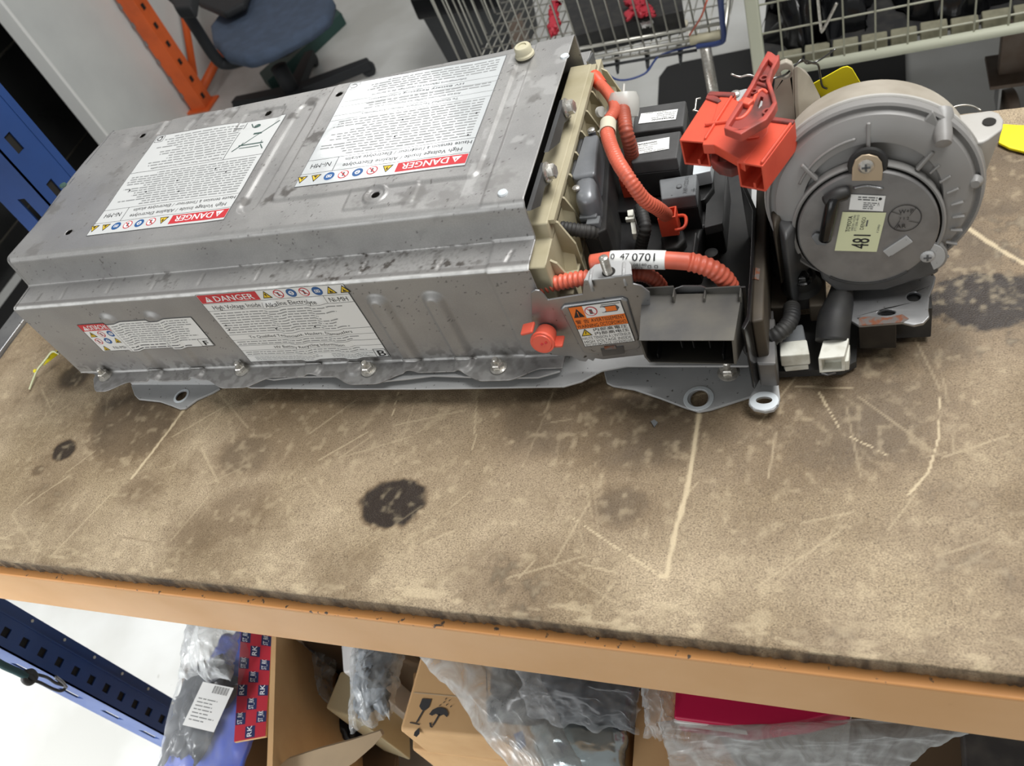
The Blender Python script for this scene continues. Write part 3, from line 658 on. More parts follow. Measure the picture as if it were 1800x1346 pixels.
def big_label(w, h, paper, letter, french=True, c=False):
    L = Lab(w, h, paper); t = .0006
    L.frame(0, 0, w, h, t*.7, 'ink_grey')
    danger(L, .001, h-.0165, w*.40, h-.0035)
    icons(L, w*.455, w*.087, h-.0105, .0058, 'ynbnkff')
    y = h-.0185; L.rect(0, y, w, y+t*.6, 'ink', 1)
    L.text('High Voltage Inside / Alkaline Electrolyte', w*.05, y-.0085, .0075, 'ink', width=w*.70)
    L.text('Haute tension à l’intérieur / Electrolyte alcalin', w*.01, y-.0175, .0072, 'ink', width=w*.74)
    L.rect(w*.80, y-.021, w*.80+t, y, 'ink', 1); L.text('Ni-MH', w*.83, y-.0145, .0095, 'ink', width=w*.13)
    y -= .021; L.rect(0, y, w, y+t*.6, 'ink', 1)
    return L, y
# label D (left of the top)
wD, hD = .181, .168; LD, y = big_label(wD, hD, 'label_d', 'D')
LD.lines(.006, y-.058, wD-.006, y-.002, 14, 'ink_soft', .40, .25, 2)
for q in ((.2, .35), (.55, .4), (.75, .62), (.3, .2), (.48, .75), (.9, .5)): LD.circ(q[0]*wD, y-.058+.056*q[1], .0011, 'ink', 3)
LD.rect(0, y-.061, wD, y-.0605, 'ink', 1); LD.text('To Qualified Technicians, Haulers, Dismantlers / Avis aux techniciens qualifiés', wD*.30, y-.066, .0038, 'ink', width=wD*.55); LD.lines(wD*.3, .004, wD-.012, y-.068, 12, 'ink_soft', .36, .3, 4)
LD.rect(wD*.285, .002, wD*.289, y-.061, 'ink', 1)
bx, by = .004, .010     # crossed-out wheelie bin
for a in (((.010, .012), (.040, .036)),): pass
t_ = .0011
for q in ((.005, .058, .044, .006), (.004, .010, .046, .056)): LD.line(q[0], q[1], q[2], q[3], t_*1.1, 'ink_green', 3)
LD.line(.012, .046, .016, .014, t_*.8, 'ink_green', 2); LD.line(.038, .046, .033, .014, t_*.8, 'ink_green', 2); LD.line(.009, .047, .041, .047, t_*1.6, 'ink_green', 2); LD.line(.016, .014, .033, .014, t_*.8, 'ink_green', 2)
LD.circ(.034, .012, .0042, 'ink_green', 2, 'label_d', .65); LD.line(.012, .052, .038, .052, t_*.9, 'ink_green', 2); LD.rect(.019, .027, .030, .030, 'ink_green', 2)
LD.frame(wD-.014, .002, wD-.002, .013, .0005, 'ink_grey', 2); LD.text('D', wD-.012, .0035, .0105, 'ink', width=.008, layer=3)
LD.build('warning_label', Stop(-.5765, .722), cover, 'white danger label with bin symbol, letter D')
wC, hC = .182, .170; LC, y = big_label(wC, hC, 'label_c', 'C')
LC.lines(.006, y-.062, wC-.006, y-.002, 14, 'ink_soft', .34, .25, 6)
for q in ((.05, .95), (.5, .7), (.05, .4), (.5, .25)): LC.circ(q[0]*wC, y-.062+.06*q[1], .001, 'ink', 3)
for yy, tx in ((y-.064, 'To Qualified Technicians, Haulers, Dismantlers'), (y-.0725, 'Avis aux techniciens qualifiés, aux transporteurs et aux casses'), (y-.088, 'HV Battery Recycling Information'), (y-.0965, 'Informations relatives au recyclage de la batterie')):
    LC.rect(0, yy, wC, yy+.0004, 'ink_soft', 1); LC.text(tx, wC*.2, yy-.006, .0046, 'ink_grey', width=wC*.6)
LC.lines(.006, y-.088, wC-.006, y-.080, 2, 'ink_soft', .34, .3, 5); LC.lines(.006, .004, wC-.02, y-.105, 5, 'ink_soft', .34, .3, 9)
LC.frame(wC-.014, .002, wC-.002, .013, .0004, 'ink_soft', 2); LC.text('C', wC-.012, .0035, .0105, 'ink_soft', width=.008, layer=3)
LC.build('warning_label', Stop(-.325, .757), cover, 'glossy danger label, letter C, glaring under the lamp')
# label B (front)
b0 = PY(440, 638, .493); b1 = PY(688, 632, .493); b2 = PY(334, 521, .493); wB = b1.x-b0.x; hB = b2.z-b0.z
LB_, y = Lab(wB, hB, 'white_label', .002), hB; L = LB_
L.frame(0, 0, wB, hB, .0005, 'ink_grey')
danger(L, .001, hB-.0125, wB*.42, hB-.001); icons(L, wB*.475, wB*.085, hB-.0068, .0056, 'ynbnkff')
y = hB-.0135; L.rect(0, y, wB, y+.0004, 'ink'); L.text('High Voltage Inside / Alkaline Electrolyte', wB*.05, y-.0085, .0082, 'ink', width=wB*.72)
L.rect(wB*.83, y-.0105, wB*.832, y, 'ink'); L.text('Ni-MH', wB*.85, y-.0085, .0082, 'ink', width=wB*.12); y -= .0105; L.rect(0, y, wB, y+.0004, 'ink')
L.lines(.004, y-.034, wB-.004, y-.002, 9, 'ink_soft', .34, .3, 3)
for q in ((.02, .4), (.02, .2), (.35, .12), (.62, .12)): L.circ(q[0]*wB+.004, y-.034+.032*q[1], .0010, 'ink', 3)
yy = y-.036; L.rect(0, yy, wB, yy+.0004, 'ink'); L.text('To Qualified Technicians, Haulers, Dismantlers', wB*.14, yy-.0062, .0055, 'ink', width=wB*.72); L.rect(0, yy-.0085, wB, yy-.0082, 'ink')
L.lines(.004, yy-.0165, wB-.004, yy-.0095, 2, 'ink_soft', .34, .4, 8); yy -= .0175; L.rect(0, yy, wB, yy+.0004, 'ink'); L.text('HV Battery Recycling Information', wB*.26, yy-.006, .0055, 'ink', width=wB*.50); L.rect(0, yy-.0080, wB, yy-.0077, 'ink')
L.lines(.004, yy-.0155, wB-.004, yy-.009, 2, 'ink_soft', .34, .3, 12); L.rect(0, yy-.0165, wB, yy-.0162, 'ink_grey'); L.lines(.010, .002, wB*.58, yy-.018, 3, 'ink_soft', .34, .4, 13); L.lines(wB*.62, .002, wB*.93, yy-.018, 3, 'ink_soft', .34, .3, 14)
L.frame(wB-.0145, .0006, wB-.001, .0125, .0005, 'ink', 2); L.text('B', wB-.0125, .002, .0115, 'ink', width=.0095, layer=3, bold=.0005)
L.build('warning_label', Sside(b0.x, b0.z), cover, 'white danger label on the front, letter B', maxl=.004)
f0 = PY(181, 619, .493); f1 = PY(381, 613, .493); f2 = PY(127, 573, .493); wF = f1.x-f0.x; hF = f2.z-f0.z
L = Lab(wF, hF, 'white_label', .002); L.frame(0, 0, wF, hF, .0005, 'ink')
danger(L, .0005, hF-.011, wF*.28, hF-.0005, 'ОПАСНО'); icons(L, wF*.05, wF*.085, hF-.017, .0048, 'ynb'); icons(L, wF*.05, wF*.085, hF-.028, .0048, 'nbf'); icons(L, wF*.05, .1, .005, .0045, 'f')
L.text('Ni-MH', wF*.12, .003, .0065, 'ink_grey', width=wF*.13); L.rect(wF*.29, 0, wF*.292, hF, 'ink')
L.lines(wF*.31, .010, wF*.97, hF-.002, 10, 'ink_soft', .36, .2, 21); L.lines(wF*.31, .001, wF*.84, .009, 2, 'ink_grey', .34, .2, 22); L.frame(wF-.016, .0005, wF-.001, .012, .0004, 'ink', 2); L.text('F', wF-.0125, .002, .010, 'ink', width=.007, layer=3, bold=.0005)
L.build('warning_label', Sside(f0.x, f0.z), cover, 'small white danger label on the front, letter F', maxl=.004)

# flange nuts, plug, rivets
for px, py in ((186, 661), (427, 651), (649, 651), (877, 646)):
    hexbolt('flange_nut', PZ(px, py, .038), (0, 0, 1), .0062, cover)
for px, py in ((884, 340), (993, 100)): lathe('rivet', [(.0045, 0), (.004, .0018), (.0015, .0026)], PZ(px, py, .1915), (0, 0, 1), 'steel_white', cover, seg=16)
c = PZ(923, 97, .193); lathe('plastic_plug', [(.0098, 0), (.0098, .002), (.0085, .0035), (.0085, .009), (.0075, .0105), (.0045, .0108), (.0042, .0095), (.0015, .0095)], c, (0, 0, 1), 'cream_bright', cover, seg=28, label='cream plastic plug')
c = P2(112, 327); lathe('plastic_clip', [(.0045, 0), (.004, .002), (.0015, .0025)], (c[0], c[1], .1905), (0, 0, 1), 'ink_green', cover, seg=16)

# tray under the pack
tray = prism('lower_tray', pzs([(398, 651), (418, 675), (440, 681), (600, 683), (750, 683), (990, 679), (1022, 670), (1058, 651), (1100, 643), (1330, 643), (1345, 560)], .024)+[V((-.062, .80, .024)), V((-.85, .80, .024)), V((-.85, .53, .024)), V((-.66, .512, .024))], (0, 0, -.0025), 'steel_light', pack, bevel=.0008)
prism('tray_flange', pzs([(380, 650), (480, 667), (520, 662), (590, 661), (660, 671), (720, 665), (760, 660), (880, 664), (945, 663), (984, 652), (990, 640), (985, 628)], .033)+[V((-.27, .51, .033)), V((-.66, .51, .033))], (0, 0, -.0022), 'steel_light', pack, bevel=.0006)
def gusset(name, outline, z, holes, m='steel_light', th=.003, lab=None):
    return prism(name, pzs(outline, z), (0, 0, -th), m, pack, holes=holes, bevel=.0008, label=lab)
g = gusset('mounting_bracket', [(230, 676), (236, 694), (243, 701), (280, 705), (300, 712), (315, 718), (325, 717), (345, 702), (372, 690), (386, 682), (386, 672), (378, 667), (330, 664), (250, 664)], .004, [disc_pts(PZ(318, 695, .004), (0, 0, 1), .0072, .0075)], lab='left mounting foot with round hole')
prism('bracket_riser', pzs([(222, 664), (380, 662), (386, 676), (232, 676)], .004), (0, .006, .02), 'steel_light', g)
lathe('hole_rim', [(.0072, .0001), (.0072, .0005), (.010, .0003), (.010, .0001)], PZ(319, 696, .004), (0, 0, 1), 'steel_white', g, closed=True, seg=28)
ro = [(1062, 655), (1066, 672), (1076, 677), (1112, 683), (1160, 699), (1205, 716), (1228, 723), (1250, 719), (1312, 699), (1365, 681), (1368, 640), (1300, 628), (1200, 640), (1062, 645)]
g = gusset('mounting_bracket', ro, .004, [disc_pts(PZ(1229, 699, .004), (0, 0, 1), .0078, .0098)], lab='right mounting foot with white-ringed hole')
lathe('hole_rim', [(.0098, .0001), (.0098, .0008), (.0132, .0005), (.0134, .0001)], PZ(1228, 700, .004), (0, 0, 1), 'steel_white', g, closed=True, seg=32)
g = gusset('end_tab', [(1322, 655), (1326, 684), (1317, 698), (1316, 710), (1325, 719), (1345, 723), (1360, 720), (1369, 710), (1371, 698), (1366, 655), (1366, 615), (1318, 615)], .012, [disc_pts(PZ(1343, 703, .012), (0, 0, 1), .0068, .0038)], lab='tab with a white slotted end')
prism('slot_rim', disc_pts(PZ(1343, 704, .0124), (0, 0, 1), .0118, .0098, seg=32), (0, 0, -.0003), 'steel_white', g, holes=[disc_pts(PZ(1343, 703, .0124), (0, 0, 1), .0068, .0038)])
prism('end_tab_riser', pzs([(1322, 660), (1366, 658), (1364, 600), (1318, 604)], .012), (0, .01, .03), 'steel_dark', g)
hexbolt('bracket_nut', PZ(1281, 655, .012), (0, 0, 1), .0072, pack)
box('spacer', (-.16, .57, .014), (.12, .05, .02), 'steel_dark', pack)
for x in (-.8, -.4): box('mounting_skid', (x, .66, .0105), (.05, .2, .021), 'steel_dark', pack)

# ------------------------------------------------------------------ open end: cell frame and junction electronics
XF = -.247
fp_ = [(.502, .04), (.502, .143), (.534, .145), (.536, .161), (.770, .161), (.771, .143), (.806, .143), (.806, .04)]
frame_ = prism('cell_frame', [(-.270, y, z) for y, z in fp_], (.270+XF, 0, 0), 'cream', pack, bevel=.0025, label='cream moulded end frame of the cells')
gs = []
RY = list(np.linspace(.515, .795, 10))
for y in RY:
    zt_ = .156 if .54 < y < .768 else .138
    gs.append(geo_prism([(XF, y-.001, zt_), (XF+.005, y-.001, zt_-.004), (XF+.014, y-.001, zt_-.03), (XF+.014, y-.001, .04), (XF, y-.001, .04)], (0, .0024, 0)))
for y in RY[:-1]:
    a = V((XF, y, .07)); b = V((XF, y+.031, .142 if .54 < y < .75 else .12))
    gs.append(geo_prism([a, b, b+V((.010, 0, -.004)), a+V((.013, 0, 0))], (0, .0012, -.0022)))
gs.append(geo_prism([(XF, .508, .103), (XF, .800, .103), (XF+.012, .800, .103), (XF+.012, .508, .103)], (0, 0, -.002)))
gs.append(geo_prism([(XF, .540, .1605), (XF, .768, .1605), (XF+.005, .768, .1605), (XF+.005, .540, .1605)], (0, 0, -.004)))
multi('frame_rib', gs, 'cream', frame_, kind='stuff')
for o_, b_ in (([(946, 284), (958, 284), (972, 298), (971, 318), (958, 328), (950, 362), (930, 362), (934, 312)], (961, 303)), ([(978, 172), (990, 170), (1005, 184), (1004, 206), (992, 216), (984, 250), (958, 250), (966, 200)], (995, 190))):
    t = prism('clamp_tab', [V((p.x, p.y, min(p.z, .1865))) for p in pxs(o_, XF-.004)], (-.004, 0, 0), 'fan_dark', pack, bevel=.0015)
    hexbolt('clamp_bolt', PX(b_[0], b_[1], XF-.0035), (1, 0, .1), .0066, t, 'chrome', stud=False)
prism('rear_clamp', pxs([(1034, 108), (1043, 92), (1056, 140), (1046, 152)], -.250), (-.002, 0, 0), 'steel', pack)

# control unit standing on its edge
ecu = block('control_unit', [(1027, 236), (1052, 233), (1046, 306), (1003, 313)], .152, .034, 'ecu', pack, bevel=.004, label='grey cast metal control unit')
block('unit_bulge', [(1009, 309), (1047, 303), (1045, 346), (1008, 352)], .1535, .10, 'ecu', ecu, bevel=.008)
block('unit_flange', [(1018, 243), (1027, 236), (1004, 316), (1000, 316)], .145, .07, 'fan_dark', ecu, bevel=.001)
for px, py in ((1040, 230), (1013, 332)): lathe('screw', [(.0034, 0), (.0034, .0018), (.0022, .0026)], PZ(px, py, .1545), (0, 0, 1), 'chrome', ecu, seg=14)
block('unit_tab', [(1032, 228), (1042, 222), (1047, 231), (1034, 236)], .151, .147, 'ecu', ecu, bevel=.0006)
block('unit_socket', [(1017, 369), (1045, 363), (1052, 392), (1020, 397)], .128, .09, 'black_plastic', ecu, bevel=.001)
box('socket_plug', PZ(1036, 378, .131), (.016, .012, .006), 'relay_small', ecu); box('socket_plug', PZ(1044, 391, .128), (.012, .010, .007), 'relay_small', ecu)
block('unit_bracket', [(1053, 240), (1074, 237), (1066, 402), (1048, 410)], .125, .03, 'black_soft', pack, bevel=.002)

base = block('junction_base', [(1070, 262), (1268, 232), (1276, 300), (1268, 392), (1236, 398), (1222, 448), (1160, 455), (1066, 452)], .072, .03, 'black_plastic', pack, bevel=.003, label='black plastic relay base')
block('base_step', [(1085, 300), (1250, 270), (1255, 330), (1240, 350), (1150, 372), (1082, 372)], .086, .07, 'black_plastic', base, bevel=.002)
block('base_step', [(1160, 412), (1200, 400), (1206, 420), (1190, 436), (1164, 438)], .082, .07, 'black_soft', base, bevel=.003)
block('base_panel', [(1246, 300), (1276, 296), (1270, 392), (1238, 400)], .080, .07, 'relay_grey', base, bevel=.001)
box('base_pin', PZ(1222, 437, .075), (.002, .03, .012), 'relay_grey', base)
lathe('boss', [(.006, 0), (.006, .006), (.003, .007)], PZ(1252, 452, .055), (0, 0, 1), 'black_soft', base, seg=20)

def relay(px4, zt, zb, m, lab, skirt=.0012):
    r = block('relay', px4, zt, zb, m, pack, bevel=.0016, label=lab)
    c = sum((PZ(x, y, zt) for x, y in px4), V((0, 0, 0)))/4
    o = [c+(PZ(x, y, zt)-c)*.86 for x, y in px4]
    prism('relay_socket', [V((c.x+(p.x-c.x)*1.14, c.y+(p.y-c.y)*1.14, zb)) for p in o], (0, 0, -.028), 'black_plastic', r, bevel=.001)
    return r
r1 = relay([(1117, 189), (1206, 176), (1201, 221), (1111, 233)], .130, .116, 'relay_grey', 'rear dark grey relay, label upside down')
r2 = relay([(1111, 242), (1197, 229), (1190, 277), (1109, 286)], .130, .116, 'relay_grey', 'front dark grey relay, label upright')
def relay_label(bl, br, tl, z, parent, flip=False):
    a, b, c = PZ(*bl, z), PZ(*br, z), PZ(*tl, z); w_, h_ = (b-a).length, (c-a).length
    L = Lab(w_, h_, 'white_label', .1)
    L.text('Panasonic', w_*.05, h_*.74, h_*.22, 'ink', width=w_*.60, bold=.0002); L.text('AEV17001 12M05', w_*.05, h_*.56, h_*.15, 'ink_grey', width=w_*.62); L.text('G3843-47031', w_*.05, h_*.38, h_*.15, 'ink_grey', width=w_*.5)
    L.text('091903017876', w_*.03, h_*.2, h_*.15, 'ink_grey', width=w_*.52); L.text('Made in Japan', w_*.30, h_*.05, h_*.13, 'ink_grey', width=w_*.6)
    return L.build('relay_label', planar(a, b-a, c-a), parent)
relay_label((1113, 273), (1176, 262), (1117, 252), .1302, r2)
relay_label((1192, 192), (1127, 200), (1189, 210), .1302, r1)
r3 = relay([(1158, 315), (1225, 305), (1223, 342), (1162, 350)], .112, .098, 'relay_small', 'small light grey relay with stamped lettering')
a, b, c = PZ(1180, 343, .1125), PZ(1212, 338, .1125), PZ(1180, 318, .1125)
L = Lab(.001, .001, 'relay_small', 1); L.text('X8P-1D2V1', .014, .0010, .0055, 'ink_grey', width=.022, rot=PI/2); L.line(.0175, .004, .0225, .004, .0005, 'ink'); L.line(.0200, .002, .0200, .006, .0005, 'ink'); L.circ(.006, .011, .0026, 'ink_grey', 1, 'relay_small', .7)
L.build('stamped_print', planar(a, (1, 0, 0), (0, 1, 0)), r3)
sp = block('steel_strap', [(1222, 262), (1254, 254), (1249, 300), (1217, 307)], .105, .09, 'steel_white', pack, bevel=.001)
tube('wire_clip', [PZ(1232, 172, .12), PZ(1224, 174, .12), PZ(1222, 192, .118), PZ(1218, 194, .118), PZ(1228, 196, .118)], .0009, 'chrome', pack, seg=8, smoothp=False)
prism('plug_plate', pzs([(1272, 166), (1311, 156), (1330, 160), (1372, 215), (1374, 300), (1352, 306), (1300, 262)], .158), (0, 0, -.002), 'steel_light', pack)
box('plate_leg', (-.045, .66, .09), (.02, .03, .136), 'steel_dark', pack)
lathe('screw', [(.004, 0), (.004, .002), (.002, .003)], PZ(1293, 166, .159), (0, 0, 1), 'chrome', pack, seg=12)
lathe('screw', [(.007, 0), (.006, .004), (.002, .006)], PZ(1366, 276, .12), (.2, -.6, .7), 'chrome', pack, seg=16)

# orange connectors on the base
def hv_conn(px4, zt, zb):
    vs = pzs(px4, zt); c = sum(vs, V((0, 0, 0)))/4; inn = [c+(p-c)*.78 for p in vs]
    o = prism('cable_plug', vs, (0, 0, zb-zt), 'orange_plastic', pack, holes=[inn], bevel=.0006, label='orange high-voltage cable plug')
    prism('plug_core', [p+V((0, 0, -.008)) for p in inn], (0, 0, zb-zt+.008), 'orange_tube_dirty', o); return o
k1 = hv_conn([(1155, 385), (1187, 381), (1189, 361), (1160, 367)], .110, .088)
e = PZ(1196, 392, .100); tube('plug_latch', [e+V((-.004, .010, 0)), e+V((.003, .009, 0)), e+V((.005, 0, 0)), e+V((.003, -.007, 0)), e+V((-.004, -.009, 0))], .0016, 'orange_plastic', k1, seg=8)
k2 = hv_conn([(1090, 325), (1124, 322), (1125, 303), (1096, 306)], .102, .083)
box('plug_latch', PZ(1094, 315, .106), (.004, .012, .01), 'orange_plastic', k2)

def hpts(l): return [PZ(a, b, z) for a, b, z in l]
t1 = hose('orange_cable', hpts([(1066, 222, .172), (1070, 245, .175), (1084, 280, .176), (1106, 315, .170), (1132, 350, .150), (1156, 366, .132), (1171, 378, .112)]), .0060, 'orange_tube', pack)
hose('orange_cable', hpts([(1054, 147, .150), (1066, 160, .155), (1078, 178, .160), (1080, 195, .166), (1070, 212, .171), (1066, 226, .172)]), .0052, 'orange_tube', pack)
hose('orange_cable', hpts([(1092, 180, .156), (1096, 200, .160), (1100, 228, .158), (1108, 258, .142), (1112, 285, .120), (1112, 305, .104)]), .0064, 'orange_tube_dirty', pack)
lathe('cable_boot', [(.0066, 0), (.0072, .012), (.006, .016)], PZ(1057, 150, .149), (-.5, .6, .35), 'orange_plastic', pack, seg=18)
p = PZ(1069, 216, .1725); q = PZ(1068, 234, .1735); lathe('paper_tag', [(.0072, 0), (.0074, (q-p).length), (.0068, (q-p).length), (.0068, 0)], p, q-p, 'paper_tag', t1, seg=24, closed=True)
prism('tag_flap', [PZ(1062, 220, .172), PZ(1050, 231, .172), PZ(1054, 233, .171), PZ(1066, 226, .1725)], (0, 0, -.0006), 'paper_tag', t1)
cl = lathe('cable_clip', [(.013, 0), (.0145, .006), (.0145, .016), (.012, .022), (.0105, .022), (.0125, .016), (.0125, .006), (.011, 0)], PZ(1097, 206, .148), (0.05, .5, .6), 'clip_clear', pack, seg=28, closed=True, label='clear plastic cable clip')
prism('clip_wing', [PZ(1062, 200, .15), PZ(1080, 160, .155), PZ(1086, 162, .155), PZ(1070, 206, .15)], (0, 0, -.018), 'clip_clear', cl)
tube('clip_pin', [PZ(1096, 166, .155), PZ(1097, 148, .158)], .0012, 'clip_clear', cl, seg=8)
lathe('clip_button', [(.005, 0), (.005, .004)], PZ(1053, 197, .150), (1, -.5, .4), 'clip_clear', cl, seg=14)

hose('black_cable', hpts([(930, 392, .128), (950, 394, .132), (985, 400, .132), (1020, 405, .128), (1045, 408, .122), (1060, 412, .112)]), .0060, 'black_soft', pack)
hose('black_cable', hpts([(1126, 364, .108), (1130, 380, .108), (1134, 400, .104), (1130, 420, .094), (1124, 445, .078)]), .0056, 'black_soft', pack)
hose('black_cable', hpts([(1008, 416, .09), (1012, 440, .08), (1014, 470, .06), (1010, 492, .05)]), .0075, 'black_soft', pack)
wc_ = block('white_connector', [(1102, 369), (1113, 367), (1113, 378), (1103, 379)], .104, .096, 'white_plastic', pack, bevel=.0008, label='small white wiring connector')
block('connector_tongue', [(1107, 382), (1116, 380), (1119, 410), (1111, 411)], .098, .090, 'white_plastic', wc_, bevel=.0008)
block('connector_wing', [(1099, 381), (1115, 378), (1115, 384), (1099, 386)], .102, .098, 'white_plastic', wc_, bevel=.0006)
block('bay_floor', [(960, 520), (1060, 300), (1320, 300), (1318, 560), (1130, 600)], .034, .027, 'black_soft', pack, bevel=0)

# labelled front cable and second cable
YC = .513
def yp(l, Y=YC): return [PY(a, b, Y) for a, b in l]
sl = tube('labelled_cable', yp([(1040, 462), (1076, 457), (1120, 456), (1168, 457), (1214, 460)]), .0072, 'orange_tube', pack, seg=28, label='thick orange cable with white numbered sleeve')
tube('number_sleeve', yp([(1074, 457), (1120, 456), (1170, 457)]), .0078, 'white_label', sl, seg=32)
hose('cable_elbow', yp([(1212, 460), (1232, 465), (1254, 474), (1272, 488), (1283, 504)]), .0076, 'orange_tube', sl, pitch=.0048)
def sleeve_text():
    a = PY(1074, 457, YC); b = PY(1170, 457, YC); ax = (b-a); W_ = ax.length; ax.normalize(); view = (CAM-a); view = (view-ax*view.dot(ax)).normalized(); up = view.cross(ax)*-1
    if up.z < 0: up = -up
    r = .0081
    L = Lab.__new__(Lab); L.w, L.h = W_, .02; L.v = []; L.f = []; L.mi = []; L.mats = ['ink']; L.grid = 1
    L.text('0  47', W_*.02, .0006, .0072, 'ink', width=W_*.35); L.text('0701', W_*.41, -.0008, .0094, 'ink', width=W_*.42, bold=.0002); L.text('08140', W_*.44, -.0050, .0034, 'ink_grey', width=W_*.24); L.text('G13', W_*.46, -.0084, .0034, 'ink_grey', width=W_*.14)
    L.frame(W_*.70, -.0072, W_*.76, -.0042, .0004, 'ink'); L.frame(W_*.82, -.0072, W_*.88, -.0042, .0004, 'ink')
    def S(u, v):
        t = v/r; d = view*math.cos(t)+up*math.sin(t); return a+ax*u+d*r, d
    return L.build('sleeve_print', S, sl, maxl=.0012)
sleeve_text()
hose('orange_cable', yp([(938, 508), (960, 502), (990, 495), (1025, 489), (1070, 484), (1110, 482)], .508), .0064, 'orange_tube', pack, pitch=.0046, amp=.13)
hose('orange_cable', yp([(1108, 482), (1130, 482), (1148, 490), (1160, 503), (1164, 516)], .512), .0064, 'orange_tube_dirty', pack)

# service cover plate with the warning label
YP = .4885
cp = prism('service_cover', pys([(933, 514), (940, 510), (948, 511), (956, 518), (963, 527), (1024, 517), (1026, 492), (1111, 483), (1113, 499), (1128, 503), (1142, 514), (1148, 622), (1060, 632), (1046, 630), (1043, 635), (1034, 631), (1030, 636), (1018, 634), (1004, 626), (985, 626), (960, 622), (936, 600)], YP), (0, .0016, 0), 'steel', pack, bevel=.0006, label='grey service cover plate')
prism('raised_panel', pys([(984, 541), (991, 534), (1094, 520), (1104, 524), (1128, 606), (1123, 612), (1034, 622), (1024, 617)], YP), (0, -.0022, 0), 'steel', cp, bevel=.0016, shrink=.97)
zc = PY(1070, 488, YP).z
tb = prism('cover_tab', pzs([(1026, 493), (1111, 484), (1109, 464), (1103, 457), (1066, 460), (1045, 465), (1034, 476)], zc), (0, 0, -.0014), 'steel_light', cp, bevel=.0005)
for q in ((1040, 474, 1037, 494), (1097, 462, 1096, 484)): tube('tab_rib', [PZ(q[0], q[1], zc), PZ(q[2], q[3], zc), PZ(q[2], q[3], zc)+V((0, -.001, -.010))], .0016, 'steel_light', tb, seg=8, smoothp=False)
b_ = PZ(1069, 479, zc); st = geo_tube([b_, b_+V((0, 0, .017))], .0036, seg=16, step=.0003, pitch=.0011, amp=.09)
mk('threaded_stud', st[0], st[1], 'chrome', tb, smooth=True)
lathe('hole_ring', [(.0055, 0), (.0055, .0004)], PZ(1070, 478, zc), (0, 0, 1), 'hole', tb, seg=20)
yl = YP-.0024; a, b, c = PY(1028, 609, yl), PY(1117, 599, yl), PY(998, 540, yl); w_ = (b-a).length; h_ = abs(c.z-a.z)
L = Lab(w_, h_, 'white_label', .1); L.frame(0, 0, w_, h_, .0005, 'ink')
L.rect(.0004, h_*.70, w_*.27, h_-.0005, 'ink_orange'); L.poly([(w_*.04, h_*.74), (w_*.25, h_*.74), (w_*.145, h_*.95)], 'ink', 2); L.rect(w_*.138, h_*.79, w_*.152, h_*.88, 'ink_orange', 3); L.rect(w_*.138, h_*.76, w_*.152, h_*.78, 'ink_orange', 3)
L.rect(.0004, h_*.46, w_-.0005, h_*.70, 'ink_orange')
L.circ(w_*.40, h_*.85, h_*.11, 'ink_red', 2, 'ink_white', .84); L.rect(w_*.37, h_*.79, w_*.43, h_*.90, 'ink_grey', 4); L.line(w_*.34, h_*.92, w_*.46, h_*.78, .0006, 'ink_red', 5)
L.poly([(w_*.60, h_*.78), (w_*.88, h_*.78), (w_*.94, h_*.86), (w_*.88, h_*.93), (w_*.60, h_*.93), (w_*.57, h_*.86)], 'ink_grey', 2); L.rect(w_*.68, h_*.80, w_*.88, h_*.91, 'ink_orange', 3); L.line(w_*.62, h_*.96, w_*.97, h_*.96, .0006, 'ink', 3); L.circ(w_*.62, h_*.855, h_*.06, 'ink_white', 3)
L.text('警 告', w_*.03, h_*.59, h_*.105, 'ink', width=w_*.26, layer=2); L.text('AVERTISSEMENT', w_*.33, h_*.595, h_*.12, 'ink', width=w_*.64, layer=2); L.text('WARNING', w_*.02, h_*.475, h_*.12, 'ink', width=w_*.42, layer=2); L.text('ОСТОРОЖНО', w_*.47, h_*.48, h_*.115, 'ink', width=w_*.50, layer=2)
L.rect(0, h_*.455, w_, h_*.462, 'ink', 2); L.tri(w_*.14, h_*.355, h_*.10, 'ink_yellow', 2, border='ink'); L.poly([(w_*.14, h_*.41), (w_*.155, h_*.36), (w_*.125, h_*.31)], 'ink', 4)
L.text('内部高電圧', w_*.29, h_*.37, h_*.085, 'ink', width=w_*.67, layer=2); L.text('内部高电压', w_*.29, h_*.275, h_*.085, 'ink', width=w_*.67, layer=2)
L.text('HAUTE TENSION À L’INTERIEUR', w_*.02, h_*.175, h_*.10, 'ink_grey', width=w_*.95); L.text('HIGH VOLTAGE INSIDE', w_*.03, h_*.09, h_*.095, 'ink', width=w_*.93); L.text('ВНУТРИ ВЫСОКОЕ НАПРЯЖЕНИЕ', w_*.03, h_*.015, h_*.085, 'ink_grey', width=w_*.94)
kx = (b-a)/w_; ky = (c-a)/h_
L.build('hazard_label', lambda u, v: (a+kx*u+ky*v, V((0, -1, 0))), cp, label='orange and white warning label')
prism('torn_patch', pys([(1056, 612), (1096, 607), (1098, 620), (1060, 625)], YP-.002), (0, -.0008, 0), 'steel_dark', cp); prism('rust_patch', pys([(1062, 608), (1082, 606), (1084, 611), (1064, 613)], YP-.002), (0, -.0012, 0), 'rust', cp)
kc = PY(953, 603, .470); kb = lathe('service_knob', [(.0, .001), (.0085, .001), (.009, .0), (.0108, 0), (.0112, -.002), (.0100, -.004), (.0095, -.012), (.009, -.016)], kc, (0, -1, .22), 'knob_red', cp, seg=32, label='red-orange round interlock knob')
box('knob_wing', kc+V((-.011, .007, .012)), (.012, .012, .003), 'knob_red', kb, ax=(V((1, 0, .25)).normalized(), V((0, 1, 0)), V((-.25, 0, 1)).normalized())); box('knob_wing', kc+V((.011, .008, -.008)), (.010, .012, .003), 'knob_red', kb)
